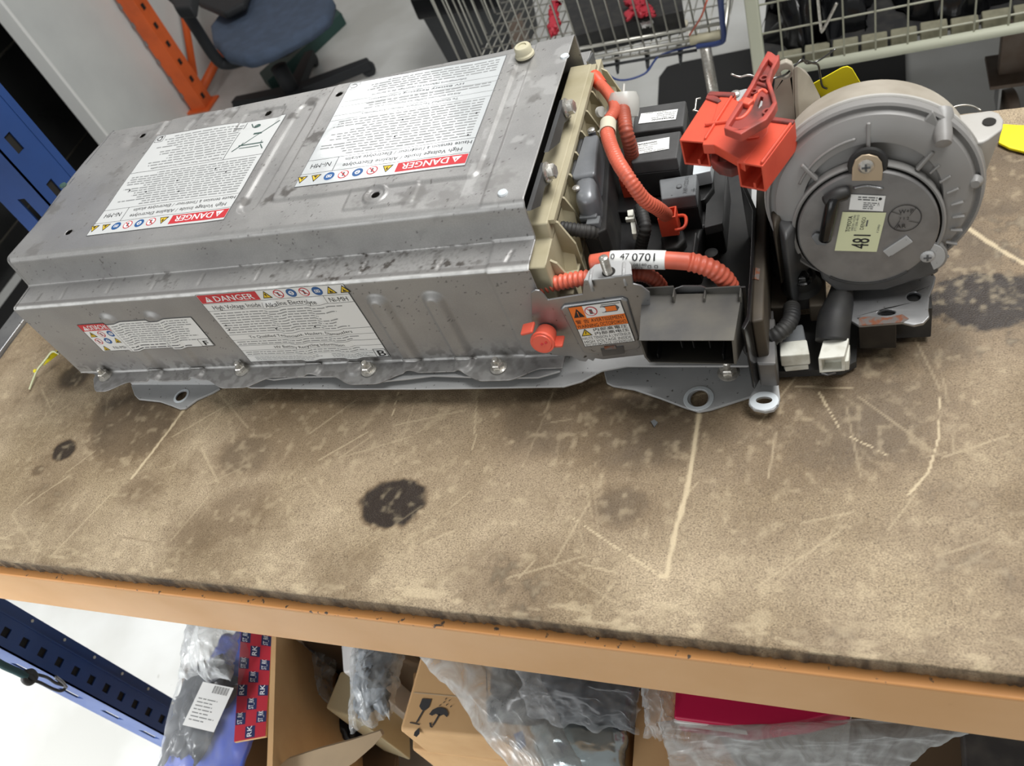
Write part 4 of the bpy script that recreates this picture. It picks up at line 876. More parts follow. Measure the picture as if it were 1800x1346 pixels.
for dx, dz in ((0, 0), (.004, .0015)): lathe('knob_pin', [(.0011, 0), (.0011, .0006)], kc+V((dx, -.0012, dz)), (0, -1, .22), 'ink_red', kb, seg=10)

# air duct mouth
Y0, Y1 = .450, .500
m4 = [PY(1123, 598, Y0), PY(1290, 598, Y0), PY(1294, 640, Y0), PY(1141, 637, Y0), PY(1133, 628, Y0)]; cdu = sum(m4, V((0, 0, 0)))/5
b4 = [PY(1128, 518, Y1), PY(1304, 514, Y1), PY(1300, 598, Y1)+V((.006, 0, 0)), PY(1160, 596, Y1), PY(1140, 590, Y1)]
def inset(P, d):
    c = sum(P, V((0, 0, 0)))/len(P); return [p+(c-p).normalized()*d for p in P]
mi_, bi_ = inset(m4, .0018), inset(b4, .0018)
vs = m4+b4+mi_+bi_; fs = []
for i in range(5):
    j = (i+1) % 5; fs += [(i, j, 5+j, 5+i), (10+i, 15+i, 15+j, 10+j), (i, 10+i, 10+j, j), (5+i, 5+j, 15+j, 15+i)]
duct = mk('air_duct', vs, fs, 'duct', pack, bevel=.0005, label='dusty black plastic air duct with rectangular mouth')
prism('duct_back', bi_, (0, -.004, 0), 'duct_in', duct)
for px in (1195, 1216, 1245): p = PY(px, 600, Y0+.01); box('duct_vane', p+V((0, .012, -.006)), (.0012, .02, .010), 'black_plastic', duct)
for px in (1156, 1271): p = PY(px, 630, Y0+.004); box('duct_vane', p+V((0, .012, -.002)), (.0012, .02, .010), 'black_plastic', duct)
for xa, xb in ((1128, 1187), (1241, 1303)):
    A = PY(xa, 519, Y1-.001); B = PY(xb, 516, Y1-.001); box('duct_lip', (A+B)/2+V((0, .001, .003)), ((B-A).length, .0014, .010), 'duct', duct)
    for P_ in (A, B): box('duct_lip', P_+V((0, -.004, .002)), (.0014, .010, .008), 'duct', duct)
prism('duct_flange', pys([(1180, 515), (1186, 508), (1200, 503), (1232, 503), (1244, 508), (1250, 516)], .503), (0, .0012, 0), 'steel', pack)
prism('side_wall', pys([(1148, 516), (1310, 505), (1316, 560), (1316, 655), (1150, 655)], .505), (0, .0015, 0), 'steel_dark', pack)
dirt_ = prism('dust_smear', [p+V((0, 0, .0002)) for p in pzs([(1150, 535), (1200, 528), (1240, 540), (1200, 565), (1160, 590), (1140, 570)], .1052)], (0, 0, -.0001), 'fan_dark', duct) if False else None

# end wall and olive cross beam
prism('end_wall', pzs([(1300, 318), (1307, 316), (1329, 366), (1324, 470), (1318, 562), (1308, 580), (1303, 576), (1312, 556), (1318, 468), (1322, 370)], .102), (0, 0, -.075), 'black_gloss', pack, bevel=.0006, label='dark steel end wall')
block('cross_beam', [(1331, 300), (1350, 300), (1342, 562), (1320, 566)], .094, .026, 'olive', pack, bevel=.002, label='dark olive cross beam')
block('beam_foot', [(1326, 560), (1362, 558), (1364, 640), (1330, 640)], .05, .02, 'steel_dark', pack, bevel=.002)
prism('rust_patch', pzs([(1328, 470), (1336, 472), (1334, 492), (1326, 490)], .0945), (0, 0, -.0006), 'rust', pack)

# rubber mount, rear bracket
mb = prism('mount_bracket', pzs([(1358, 452), (1449, 446), (1452, 536), (1422, 538), (1420, 508), (1386, 508), (1384, 540), (1354, 541)], .046), (0, 0, -.02), 'olive', pack, bevel=.0015, label='dark channel bracket')
lathe('rubber_mount', [(.017, -.012), (.017, 0), (.013, .004), (.0125, .012), (.010, .014)], PZ(1409, 502, .046), (0, 0, 1), 'black_soft', mb, seg=30)
hexbolt('mount_bolt', PZ(1411, 492, .062), (0, 0, 1), .0055, mb, 'chrome_dark', stud=False)
lathe('rubber_mount', [(.014, -.02), (.014, 0), (.012, .003)], PZ(1384, 455, .060), (0, 0, 1), 'black_soft', mb, seg=28); lathe('screw', [(.004, 0), (.003, .002)], PZ(1384, 452, .064), (0, 0, 1), 'chrome_dark', mb, seg=12)
block('mount_arm', [(1340, 396), (1378, 390), (1402, 440), (1396, 470), (1348, 462)], .058, .03, 'black_soft', mb, bevel=.004)
lathe('rubber_mount', [(.013, -.02), (.013, 0), (.010, .004)], PZ(1354, 398, .066), (0, 0, 1), 'black_soft', mb, seg=24)
block('bay_pan', [(1345, 300), (1450, 440), (1640, 470), (1660, 380), (1600, 250), (1380, 240)], .014, .006, 'steel_dark', pack, bevel=0)
block('lower_pan', [(1322, 560), (1510, 545), (1505, 635), (1480, 648), (1330, 655)], .012, .004, 'black_soft', pack, bevel=0)
hose('ribbed_hose', hpts([(1352, 596, .046), (1366, 588, .050), (1382, 574, .052), (1391, 558, .052), (1392, 538, .048)]), .0068, 'black_soft', pack)
tube('hose_sleeve', hpts([(1316, 612, .036), (1334, 605, .042), (1354, 595, .046)]), .0085, 'black_soft', pack, seg=18)
c1 = block('white_connector', [(1370, 601), (1418, 596), (1423, 622), (1371, 626)], .036, .022, 'white_plastic', pack, bevel=.0012, label='dusty white connector, closed front')
block('connector_neck', [(1380, 575), (1411, 568), (1417, 598), (1372, 603)], .033, .022, 'relay_small', c1, bevel=.002)
block('connector_lip', [(1377, 640), (1420, 636), (1421, 641), (1380, 645)], .02, .014, 'white_plastic', c1, bevel=.0005)
v4 = pzs([(1447, 598), (1482, 600), (1484, 626), (1438, 630)], .044); zd = V((0, 0, -.019))
A, B = v4[3], v4[2]; mouth = [A, B, B+zd, A+zd]; mh = inset(mouth, .0035)
c2_ = prism('white_connector', mouth, (v4[0]-v4[3]), 'white_plastic', pack, holes=[mh], bevel=.0007, label='white connector with open mouth')
prism('connector_core', [p+(v4[0]-v4[3])*.45 for p in mh], (v4[0]-v4[3])*.5, 'white_plastic', c2_)
block('connector_wing', [(1484, 606), (1494, 605), (1492, 634), (1484, 635)], .036, .024, 'white_plastic', c2_, bevel=.0008)
tube('sleeved_cable', hpts([(1480, 500, .05), (1476, 530, .05), (1466, 565, .046), (1463, 600, .038)]), .0125, 'black_soft', pack, seg=22, rfun=lambda t, s: .008+.0055*min(1, t*1.6), label='dusty black sleeve')
prism('bracket_lobe', pzs([(1366, 632), (1368, 648), (1383, 657), (1402, 655), (1418, 648), (1436, 653), (1455, 658), (1472, 653), (1480, 640), (1480, 620), (1366, 620)], .008), (0, 0, -.0025), 'steel', pack, bevel=.0006)
rb = prism('rusted_bracket', pzs([(1480, 478), (1600, 470), (1636, 474), (1645, 486), (1642, 500), (1634, 520), (1632, 545), (1634, 556), (1624, 567), (1606, 571), (1586, 566), (1510, 572), (1490, 560)], .046), (0, 0, -.003), 'steel', pack, holes=[disc_pts(PZ(1606, 521, .046), (0, 0, 1), .0052), disc_pts(PZ(1558, 549, .046), (0, 0, 1), .0068, .0034)], bevel=.0008, label='grey bracket with rusty edge')
prism('rust_patch', [p for p in pzs([(1510, 558), (1530, 556), (1560, 558), (1586, 552), (1598, 560), (1588, 566), (1510, 572)], .0464)], (0, 0, -.0008), 'rust', rb)
k = prism('bracket_box', pzs([(1508, 572), (1576, 570), (1574, 525), (1512, 525)], .043), (0, 0, -.030), 'black_gloss', rb, bevel=.001)
box('bracket_leg', PZ(1600, 530, .024), (.03, .05, .036), 'black_soft', rb)

# ------------------------------------------------------------------ blower on the end of the pack
tau = math.radians(10); FN = V((0, -math.cos(tau), math.sin(tau))); FU = V((0, math.sin(tau), math.cos(tau))); FR = V((1, 0, 0)); FC = V((.0055, .56, .134))
def FP(r, u, n=0): return FC+FR*r+FU*u+FN*n
blower = lathe('blower_housing', [(.0715, -.045), (.0745, -.012), (.0775, -.010), (.0785, -.004), (.0775, .001), (.0755, .002), (.0745, -.001), (.0725, .000), (.070, .004), (.064, .0065), (.056, .008), (.050, .0075), (.048, .002), (.0001, .002)], FC, FN, 'fan_plastic', pack, seg=96, label='grey plastic blower housing')
lathe('blower_drum', [(.0001, -.058), (.060, -.057), (.068, -.053), (.0705, -.046), (.0725, -.0125), (.0755, -.0125), (.0735, -.046), (.069, -.056), (.060, -.061), (.0001, -.062)], FC+FU*.0, FN, 'fan_body', blower, seg=96, label='brown-grey dusty drum')
lathe('rim_seam', [(.0782, -.0105), (.0795, -.0098), (.0795, -.0072), (.0782, -.0065)], FC, FN, 'fan_grey', blower, seg=96, closed=True)
MC = FP(-.0035, -.0205)
lathe('motor_ring', [(.0530, .004), (.0530, .0105), (.0545, .0115), (.0558, .0105), (.0560, .004)], MC, FN, 'fan_plastic', blower, seg=80, closed=True, a0=math.radians(-25), a1=math.radians(200), ref=FR)
lathe('ring_gap', [(.0536, .0095), (.0512, .0095)], MC, FN, 'hole', blower, seg=72)
motor = lathe('motor_cover', [(.0515, .004), (.0512, .0128), (.0500, .0140), (.044, .0143), (.0001, .0143)], MC, FN, 'motor', blower, seg=80, label='grey metal motor cover')
def Fpx(px, py, n): return PP(px, py, FC+FN*n, FN)
# recessed pads and fins on the face
def ringseg(name, r0, r1, a0, a1, h0, h1, m, c=None, parent=None):
    return lathe(name, [(r0, h0), (r0, h1), (r1, h1*.98), (r1, h0)], c or MC, FN, m, parent or blower, seg=14, closed=True, a0=math.radians(a0), a1=math.radians(a1), ref=FR)
def ang(x): return x
for a in (52, 88, 127): # radial stiffeners (measured from +right, turning through up)
    s, e = math.cos(math.radians(a)), math.sin(math.radians(a)); p0 = MC+FR*s*.057+FU*e*.057+FN*.0075; p1 = MC+FR*s*.074+FU*e*.074+FN*.0070
    if a == 88: p0 = MC+FR*s*.064+FU*e*.064+FN*.0075; p1 = MC+FR*s*.086+FU*e*.086+FN*.005
    d = (p1-p0); box('stiffener', (p0+p1)/2, (d.length, .0028, .0055), 'fan_plastic', blower, ax=(d.normalized(), FN.cross(d.normalized()), FN), bevel=.0008)
for i in range(8):
    a = math.radians(43-i*10.5); r0 = .0605; r1 = .0665; s, e = math.cos(a), math.sin(a); p = MC+FR*s*.064+FU*e*.064+FN*.0078
    box('vent_fin', p, (.0085, .0016, .003), 'fan_plastic', blower, ax=((FR*s+FU*e), (FU*s-FR*e), FN), bevel=.0005)
a2 = [FP(.0555*math.cos(t), .0555*math.sin(t), .008) for t in np.radians(np.arange(100, 160, 4))]
tube('arc_ridge', a2, .0011, 'fan_plastic', blower, seg=8)
# screw tabs
def tabpoly(px, py, m, n, name='motor_tab'):
    return prism(name, [Fpx(x, y, n) for x, y in px], FN*-.002, m, motor, bevel=.0006)
tp = [Fpx(1497, 318, .0165), Fpx(1498, 296, .0165), Fpx(1503, 282, .0165), Fpx(1514, 274, .0165), Fpx(1528, 272, .0165), Fpx(1542, 276, .0165), Fpx(1550, 286, .0165), Fpx(1552, 300, .0165), Fpx(1550, 318, .0165)]
prism('motor_tab', tp, FN*-.0018, 'motor_tab', motor, bevel=.0006)
for k_ in (0, 1): lathe('rubber_washer', [(.0125, 0), (.0140, .0012), (.0125, .0024)], Fpx(1525, 287, .008+.0032*k_), FN, 'black_soft', motor, seg=28)
def panscrew(px, py, n, r, m='chrome'):
    c = Fpx(px, py, n); vs = [geo_lathe([(r, 0), (r, .0012), (r*.7, .0024), (.0001, .0028)], c, FN, seg=24)]
    vs.append(geo_box(c+FN*.0028, (r*1.1, r*.28, .0006), (FR, FU, FN))+(1,)); vs.append(geo_box(c+FN*.0028, (r*.28, r*1.1, .0006), (FR, FU, FN))+(1,))
    return multi('tab_screw', vs, [m, 'ink_grey'], motor)
panscrew(1522, 292, .0166, .0055)
lathe('screw_washer', [(.0125, 0), (.0125, .0018), (.0001, .002)], Fpx(1630, 451, .011), FN, 'steel_light', motor, seg=32); panscrew(1630, 450, .0132, .0052, 'steel_light')
lathe('screw_boss', [(.0145, -.014), (.0145, .0), (.013, .001)], Fpx(1630, 452, .0100), FN, 'fan_plastic', blower, seg=32)
box('motor_bar', Fpx(1578, 433, .0150), (.021, .0075, .0016), 'steel_light', motor, ax=(FR*.8+FU*.6, FU*.8-FR*.6, FN), bevel=.0004)
tube('motor_slot', [Fpx(1500, 331, .0147), Fpx(1522, 327, .0147), Fpx(1552, 332, .0147)], .0012, 'steel', motor, seg=8)
lathe('motor_lip', [(.0495, .0150), (.0505, .0155), (.0512, .0150)], MC, FN, 'black_soft', motor, seg=30, closed=True, a0=math.radians(235), a1=math.radians(305), ref=FR)
# lower mouth of the housing under the motor
prism('housing_skirt', [Fpx(x, y, .004) for x, y in ((1400, 420), (1416, 452), (1440, 478), (1480, 495), (1520, 500), (1570, 492), (1605, 478), (1640, 460), (1652, 432), (1600, 400), (1450, 400))], FN*-.06, 'fan_dark', blower, bevel=.003)
prism('housing_foot', [Fpx(x, y, .003) for x, y in ((1432, 440), (1445, 480), (1470, 500), (1560, 497), (1650, 468), (1640, 440))], FN*.010, 'fan_dark', blower, bevel=.003)
# motor lead
ld = tube('motor_lead', [Fpx(1488, 340, .0165), Fpx(1468, 347, .019), Fpx(1462, 362, .021), Fpx(1456, 390, .021), Fpx(1450, 420, .018)], .0050, 'black_gloss', motor, seg=14)
tube('lead_boot', [Fpx(1490, 337, .016), Fpx(1472, 342, .019), Fpx(1452, 354, .018)], .0048, 'black_soft', motor, seg=14)
prism('sealant_patch', [Fpx(x, y, .0150) for x, y in ((1426, 414), (1434, 407), (1444, 409), (1447, 420), (1458, 421), (1452, 429), (1436, 428))], FN*.0025, 'relay_small', motor, bevel=.0008)
# motor labels
def mlabel(bl, br, tl, fn, name, paper):
    a, b, c = Fpx(*bl, .0146), Fpx(*br, .0146), Fpx(*tl, .0146); w_, h_ = (b-a).length, (c-a).length; L = Lab(w_, h_, paper, .1); fn(L, w_, h_)
    kx = (b-a)/w_; ky = (c-a)/h_; return L.build(name, lambda u, v: (a+kx*u+ky*v, FN), motor)
def l1(L, w_, h_):
    L.lines(w_*.22, h_*.62, w_*.78, h_*.92, 2, 'ink_grey', .5, .1, 31); L.lines(w_*.40, h_*.08, w_*.80, h_*.56, 4, 'ink_grey', .45, .3, 32); L.circ(w_*.86, h_*.80, h_*.09, 'ink', 2); L.text('Λ', w_*.80, h_*.34, h_*.3, 'ink', width=w_*.07)
mlabel((1492, 368), (1552, 371), (1496, 341), l1, 'motor_label', 'white_label')
def l2(L, w_, h_):
    L.text('TOYOTA', w_*.26, h_*.50, w_*.145, 'ink', width=h_*.40, rot=PI/2, bold=.0002); L.text('08030-10290', w_*.335, h_*.53, w_*.08, 'ink_grey', width=h_*.40, rot=PI/2); L.text('FT1200-4010', w_*.41, h_*.53, w_*.08, 'ink_grey', width=h_*.40, rot=PI/2)
    L.text('DENSO', w_*.57, h_*.56, w_*.13, 'ink', width=h_*.32, rot=PI/2); L.lines(w_*.60, h_*.56, w_*.64, h_*.88, 1, 'ink_grey', .5, .1, 5)
    L.text('481', w_*.77, h_*.07, w_*.58, 'ink', width=h_*.36, rot=PI/2, bold=.0003); L.text('1280', w_*.93, h_*.48, w_*.07, 'ink_grey', width=h_*.22, rot=PI/2)
mlabel((1467, 440), (1541, 442), (1481, 372), l2, 'motor_label', 'yellow_label')
a = Fpx(1590, 383, .0146); L = Lab.__new__(Lab); L.v = []; L.f = []; L.mi = []; L.mats = ['ink']; L.grid = 1
for i in range(36):
    t0, t1_ = 2*PI*i/36, 2*PI*(i+1)/36; r = .0115; L.line(r*math.cos(t0), r*math.sin(t0), r*math.cos(t1_), r*math.sin(t1_), .0006, 'ink')
for t0 in (.5, 2.2, 3.7, 5.5): L.line(.004*math.cos(t0), .004*math.sin(t0), .0112*math.cos(t0+.3), .0112*math.sin(t0+.3), .0004, 'ink')
L.text('W+P', -.004, .0042, .005, 'ink', width=.010); L.text('7 1 2', -.004, -.0015, .0035, 'ink', width=.007); L.text('AR', -.006, -.0085, .005, 'ink', width=.007)
L.build('ink_stamp', lambda u, v: (a+FR*u+FU*v, FN), motor)
# side lugs
lug = prism('mounting_lug', pzs([(1664, 206), (1700, 200), (1745, 194), (1757, 198), (1765, 210), (1763, 226), (1740, 243), (1728, 250), (1690, 254), (1672, 232)], .165), (-.010, -.004, -.075), 'fan_grey', blower, bevel=.002, shrink=.62, label='pale mounting lug with square hole')
lathe('lug_hole', [(.0046, .0004), (.0036, -.003), (.0001, -.004)], PZ(1739, 214, .1655), (0, 0, 1), 'hole', lug, seg=16)
pg = FP(.0565, .0565, -.012)
lathe('clip_post', [(.0075, 0), (.0080, .004), (.0065, .009), (.0065, .020), (.0055, .026), (.0001, .028)], Fpx(1655, 196, -.010), FN*.8-FU*.5, 'fan_plastic', blower, seg=26)
prism('clip_hook', [Fpx(x, y, .004) for x, y in ((1622, 214), (1640, 196), (1648, 214), (1646, 232), (1630, 245), (1634, 226))], FN*-.006, 'fan_plastic', blower, bevel=.001)
lathe('clip_post', [(.005, 0), (.006, .006), (.003, .010)], Fpx(1712, 312, -.004), FN, 'fan_plastic', blower, seg=18)
ear = prism('wire_ear', pys([(1360, 160), (1364, 128), (1371, 113), (1382, 109), (1392, 114), (1396, 126), (1397, 180), (1402, 250), (1392, 290), (1358, 320), (1354, 240)], .640), (0, .006, 0), 'fan_body', blower, holes=[disc_pts(PY(1381, 131, .640), (0, 1, 0), .0040)], bevel=.0012, label='upright plastic ear with hole')
prism('ear_web', [PY(1395, 118, .640), PY(1396, 180, .640), PY(1403, 262, .630), PY(1420, 250, .64), PY(1437, 200, .66), PY(1436, 172, .665), PY(1420, 140, .665), PY(1408, 124, .66)], (.003, .001, 0), 'fan_body', ear, bevel=.0008)
block('blower_throat', [(1352, 300), (1356, 240), (1400, 200), (1450, 190), (1440, 330), (1380, 420), (1352, 360)], .125, .03, 'fan_dark', blower, bevel=.004)
block('blower_throat', [(1346, 320), (1372, 250), (1402, 240), (1400, 330), (1360, 400)], .13, .06, 'olive', blower, bevel=.004)

# ------------------------------------------------------------------ service plug lying on top
sp_ = thing('service_plug', 'red-orange service disconnect plug with a dirty lever handle, resting on the relays', 'plug', PZ(1285, 230, .19))
def sleeve(a_, b_, far, z, h, nm):
    A, B, Fv = PZ(*a_, z), PZ(*b_, z), PZ(*far, z); D = Fv-A; dn = V((0, 0, -h)); W_ = B-A; W_ = W_-D*W_.dot(D)/D.length_squared
    B = A+W_; mo = [A, B, B+dn, A+dn]; s = prism(nm, mo, D, 'plug_red', sp_, holes=[inset(mo, .0024)], bevel=.0006)
    prism('sleeve_partition', [p+D*.55 for p in inset(mo, .002)], D*.05, 'plug_red', s)
    mid = A+W_*.55; prism('inner_rib', [mid+dn*.98, mid+dn*.98+W_*.10, mid+dn*.72+W_*.08, mid+dn*.72], D*.5, 'plug_red', s)
    prism('end_cap', [p+D*1.0 for p in inset(mo, -.0003)], D.normalized()*-.014+V((0, 0, 0)), 'plug_dark', s, bevel=.0006) if False else None
    rr_ = A+W_*.92; box('rail', rr_+D*.48+V((0, 0, .0010)), (D.length*.9, .0022, .003), 'plug_red', s, ax=(D.normalized(), V((0, 0, 1)).cross(D.normalized()), V((0, 0, 1))))
    box('dark_tip', A+W_*.5+D*.965+V((0, 0, .0006)), (D.length*.09, W_.length*.98, .003), 'plug_dark', s, ax=(D.normalized(), V((0, 0, 1)).cross(D.normalized()), V((0, 0, 1))))
    return s
s1 = sleeve((1194, 246), (1236, 259), (1247, 164), .205, .024, 'plug_sleeve')
s2 = sleeve((1294, 284), (1334, 301), (1352, 208), .205, .024, 'plug_sleeve')
prism('plug_bridge', pzs([(1266, 165), (1312, 182), (1354, 202), (1350, 232), (1308, 286), (1296, 278), (1254, 254), (1234, 254), (1238, 238), (1252, 210)], .2055), (0, 0, -.009), 'plug_red', sp_, bevel=.001)
box('bridge_ridge', PZ(1262, 216, .2065), (.020, .0025, .003), 'plug_red', sp_); box('bridge_ridge', PZ(1323, 241, .2065), (.010, .0018, .002), 'plug_red', sp_)
prism('lock_loop', pzs([(1257, 262), (1280, 266), (1302, 276), (1300, 292), (1284, 298), (1262, 293), (1249, 282), (1250, 270)], .193), (0, 0, -.008), 'plug_dark', sp_, holes=[pzs([(1264, 273), (1278, 274), (1276, 284), (1262, 283)], .193)], bevel=.001)
prism('lock_tab', pzs([(1244, 163), (1262, 170), (1268, 176), (1262, 180), (1240, 172)], .2065), (0, 0, -.006), 'plug_dark', sp_, bevel=.0006)
hz = .232
ho = [(1349, 89), (1356, 91), (1364, 97), (1370, 95), (1369, 104), (1359, 122), (1354, 141), (1362, 165), (1366, 180), (1360, 192), (1347, 210), (1318, 226), (1302, 236), (1286, 230), (1272, 225), (1276, 214), (1296, 182), (1318, 148), (1334, 116)]
hol = pzs(ho, hz); hc = PZ(1322, 175, hz)
def scl(P, c, k): return [c+(p-c)*k for p in P]
hi = pzs([(1350, 104), (1358, 112), (1350, 128), (1346, 141), (1355, 168), (1358, 180), (1341, 204), (1316, 219), (1300, 227), (1281, 220), (1303, 186), (1325, 150), (1340, 120)], hz)
hd = prism('lever_handle', hol, (0, 0, -.007), 'knob_red', sp_, holes=[hi], bevel=.0008, label='dirty red lever handle')
for o in (hd,): o.data.materials[0] = mat('lever_plastic', 'b34a3f', .5, 0, c2='6f3a34', sc_=50, lo=.45, hi=.7)
lo_ = [p+V((0, 0, -.004)) for p in hi]
prism('lever_web', lo_, (0, 0, -.004), 'plug_dark', hd, holes=[pzs([(1337, 169), (1342, 171), (1339, 186), (1334, 190), (1331, 186)], hz-.004)], bevel=.0005)
tube('lever_rib', [PZ(x, y, hz-.004) for x, y in ((1288, 210), (1303, 208), (1316, 196), (1324, 178), (1330, 165), (1340, 158), (1350, 164))], .0014, 'knob_red', hd, seg=10)
tube('lever_rib', [PZ(x, y, hz-.006) for x, y in ((1324, 150), (1340, 152), (1350, 160), (1352, 176), (1344, 196))], .0013, 'knob_red', hd, seg=10)
tube('lever_rib', [PZ(x, y, hz-.004) for x, y in ((1326, 146), (1340, 150), (1354, 156))], .0018, 'plug_dark', hd, seg=8)
box('lever_boss', PZ(1312, 182, hz-.003), (.010, .007, .006), 'knob_red', hd, ax=(V((.8, -.6, 0)), V((.6, .8, 0)), V((0, 0, 1))))
for px, py, r in ((1343, 136, .0034), (1349, 195, .0036), (1325, 160, .003)): lathe('lever_boss', [(r, -.006), (r, 0), (r*.6, 0), (r*.6, -.004)], PZ(px, py, hz-.002), (0, 0, 1), 'plug_dark', hd, seg=16)
box('plug_stand', PZ(1290, 236, .18), (.03, .03, .012), 'plug_dark', sp_)

# ------------------------------------------------------------------ tags and wire
ty = thing('yellow_tag', 'yellow plastic tag wired to the pale plastic ear behind the blower', 'tag', PY(1468, 150, .672))
prism('tag_card', pys([(1428, 148), (1480, 119), (1490, 117), (1498, 121), (1514, 148), (1520, 175), (1446, 175)], .672), (0, .0012, 0), 'yellow', ty, bevel=.0003)
tube('tag_wire', [PY(x, y, q) for x, y, q in ((1350, 142, .63), (1362, 137, .632), (1381, 131, .638), (1396, 116, .65), (1412, 107, .658), (1428, 111, .664), (1438, 114, .668), (1441, 128, .670), (1443, 141, .6705), (1446, 152, .670), (1454, 156, .670))], .0009, 'chrome_dark', ty, seg=8)
tube('tag_wire', [PY(x, y, q) for x, y, q in ((1396, 118, .65), (1410, 104, .656), (1418, 112, .660), (1436, 108, .666), (1452, 98, .668), (1469, 86, .670))], .0007, 'chrome_dark', ty, seg=8)
tube('tag_wire', [PY(x, y, .64) for x, y in ((1285, 130), (1300, 135), (1318, 132), (1342, 142))], .0008, 'chrome', ty, seg=8)
y2 = thing('yellow_tag', 'bright yellow plastic strip poking out behind the right mounting lug', 'tag', PZ(1790, 240, .001))
prism('tag_strip', pzs([(1762, 217), (1790, 219), (1840, 220), (1850, 280), (1800, 266), (1775, 260), (1755, 250)], .0045), (0, 0, -.003), 'yellow', y2, bevel=.001)
tube('wire_loop', [PZ(x, y, .15) for x, y in ((1670, 190), (1690, 185), (1708, 186), (1724, 194))], .0007, 'chrome', blower, seg=8)
ty3 = thing('cable_tie', 'thin yellow band poking out below the pack at its left end', 'tie', PZ(70, 640, .01))
tube('tie_band', [PZ(x, y, z) for x, y, z in ((104, 622, .022), (92, 618, .022), (80, 632, .016), (66, 650, .010), (58, 668, .006), (52, 684, .003))], .0013, 'yellow_label', ty3, seg=8)
prism('tie_loop', [PZ(x, y, z) for x, y, z in ((100, 615, .020), (88, 622, .018), (76, 642, .014), (88, 632, .010), (102, 622, .012))], (0, 0, -.0008), 'yellow', ty3)
lathe('tie_bead', [(.0022, -.001), (.0026, .001), (.001, .0025)], PZ(62, 652, .010), (0, 0, 1), 'yellow', ty3, seg=14)
tube('thin_wire', [PZ(x, y, .03) for x, y in ((90, 603), (98, 610), (104, 612), (100, 620))], .0008, 'chrome_dark', ty3, seg=6)
tag(prism('paint_chip', pzs([(1144, 740), (1150, 737), (1156, 742), (1150, 750)], .002), (0, 0, -.001), 'relay_small'), 'tiny grey-green flake on the bench in front of the right foot', 'debris')

# ------------------------------------------------------------------ goods stored under the bench
def bag(name, c4, h, m, parent=None, seed=1, amp=.012, fr=9., n=34, kind=None, label=None, puff=1., below=.004):
    thin = m in (FILM, FILM2, FILMB)
    if thin: amp *= .30; fr *= .5; n = 80
    A, B, C_, D = [V(p) for p in c4]; u = np.linspace(0, 1, n); U, W = np.meshgrid(u, u); S = (B-A).length; T = (D-A).length
    P = [(1-U)*(1-W)*A[i]+U*(1-W)*B[i]+U*W*C_[i]+(1-U)*W*D[i] for i in range(3)]
    r = np.abs(fbm(U*S*fr+seed*7, W*T*fr+seed*3, 4)-.5)*2; r2 = np.abs(fbm(U*S*fr*3+seed*5, W*T*fr*2.2+seed, 3)-.5)*2
    dome = (np.clip(np.sin(PI*U), 0, 1)*np.clip(np.sin(PI*W), 0, 1))**.5*puff
    z = P[2]+h*dome+(r-.3)*amp*2*dome**.5+(r2-.3)*amp*.8
    jx = (fbm(U*6+seed, W*6, 3)-.5)*amp*4; jy = (fbm(U*6, W*6+seed*2, 3)-.5)*amp*4
    X = P[0]+jx; Y = P[1]+jy; top = np.stack([X, Y, z], -1).reshape(-1, 3); bot = np.stack([X, Y, P[2]-below], -1).reshape(-1, 3)
    idx = np.arange(n*n).reshape(n, n); q = np.stack([idx[:-1, :-1], idx[:-1, 1:], idx[1:, 1:], idx[1:, :-1]], -1).reshape(-1, 4); fs = [tuple(f) for f in q]+[tuple(int(i)+n*n for i in f[::-1]) for f in q]
    if thin: return mk(name, top, [tuple(f) for f in q], m, parent, smooth=True, kind=kind, label=label)
    ed = list(idx[0])+list(idx[1:, -1])+list(idx[-1, -2::-1])+list(idx[-2:0, 0]); m_ = len(ed)
    fs += [(ed[i], ed[(i+1) % m_], ed[(i+1) % m_]+n*n, ed[i]+n*n) for i in range(m_)]
    return mk(name, np.concatenate([top, bot]), fs, m, parent, smooth=True, kind=kind, label=label)
# plain open carton left of centre
cart = thing('open_carton', 'open cardboard carton under the bench holding bagged parts, red check print on its flap', 'box', PZ(590, 1250, -.85))
block('carton_wall', [(478, 1096), (486, 1096), (478, 1380), (468, 1380)], -.42, -.85, 'cardboard', cart, bevel=0)
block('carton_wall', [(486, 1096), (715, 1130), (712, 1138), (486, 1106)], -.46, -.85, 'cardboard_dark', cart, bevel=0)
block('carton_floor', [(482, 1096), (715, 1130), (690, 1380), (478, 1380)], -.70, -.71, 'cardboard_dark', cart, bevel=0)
prism('carton_flap', pzs([(470, 1362), (505, 1334), (560, 1316), (620, 1300), (668, 1284), (672, 1292), (655, 1312), (625, 1338), (590, 1362)], -.44), (0, .004, -.004), 'cardboard_pale', cart)
fl4 = [(412, 1304), (467, 1294), (480, 1098), (426, 1085)]; A, B, C_, D = [PZ(x, y, -.425) for x, y in fl4]
prism('print_flap', [A, B, C_, D], (0, 0, -.004), 'cardboard', cart)
W_ = (B-A).length; H_ = (D-A).length; L = Lab(1, 1, 'check_red', .2)
for i in range(9):
    for j in range(3):
        if (i+j) % 2: L.rect(j/3+.01, i/9+.01, (j+1)/3-.01, (i+1)/9-.01, 'check_blue', 1)
        if (i+j) % 2: L.text('ST_RK' if i % 3 else 'RK', j/3+.22, i/9+.015, .22, 'ink_white', width=.09, rot=PI/2, layer=2)
L.build('check_print', lambda u, v: (A*(1-u)*(1-v)+B*u*(1-v)+C_*u*v+D*(1-u)*v, V((0, 0, 1))), cart, off=.001)
def item(nm, lab, cat, *a, **k):
    g = k.pop('group', None); o = bag(nm, *a, **k); tag(o, lab, cat, g); return o
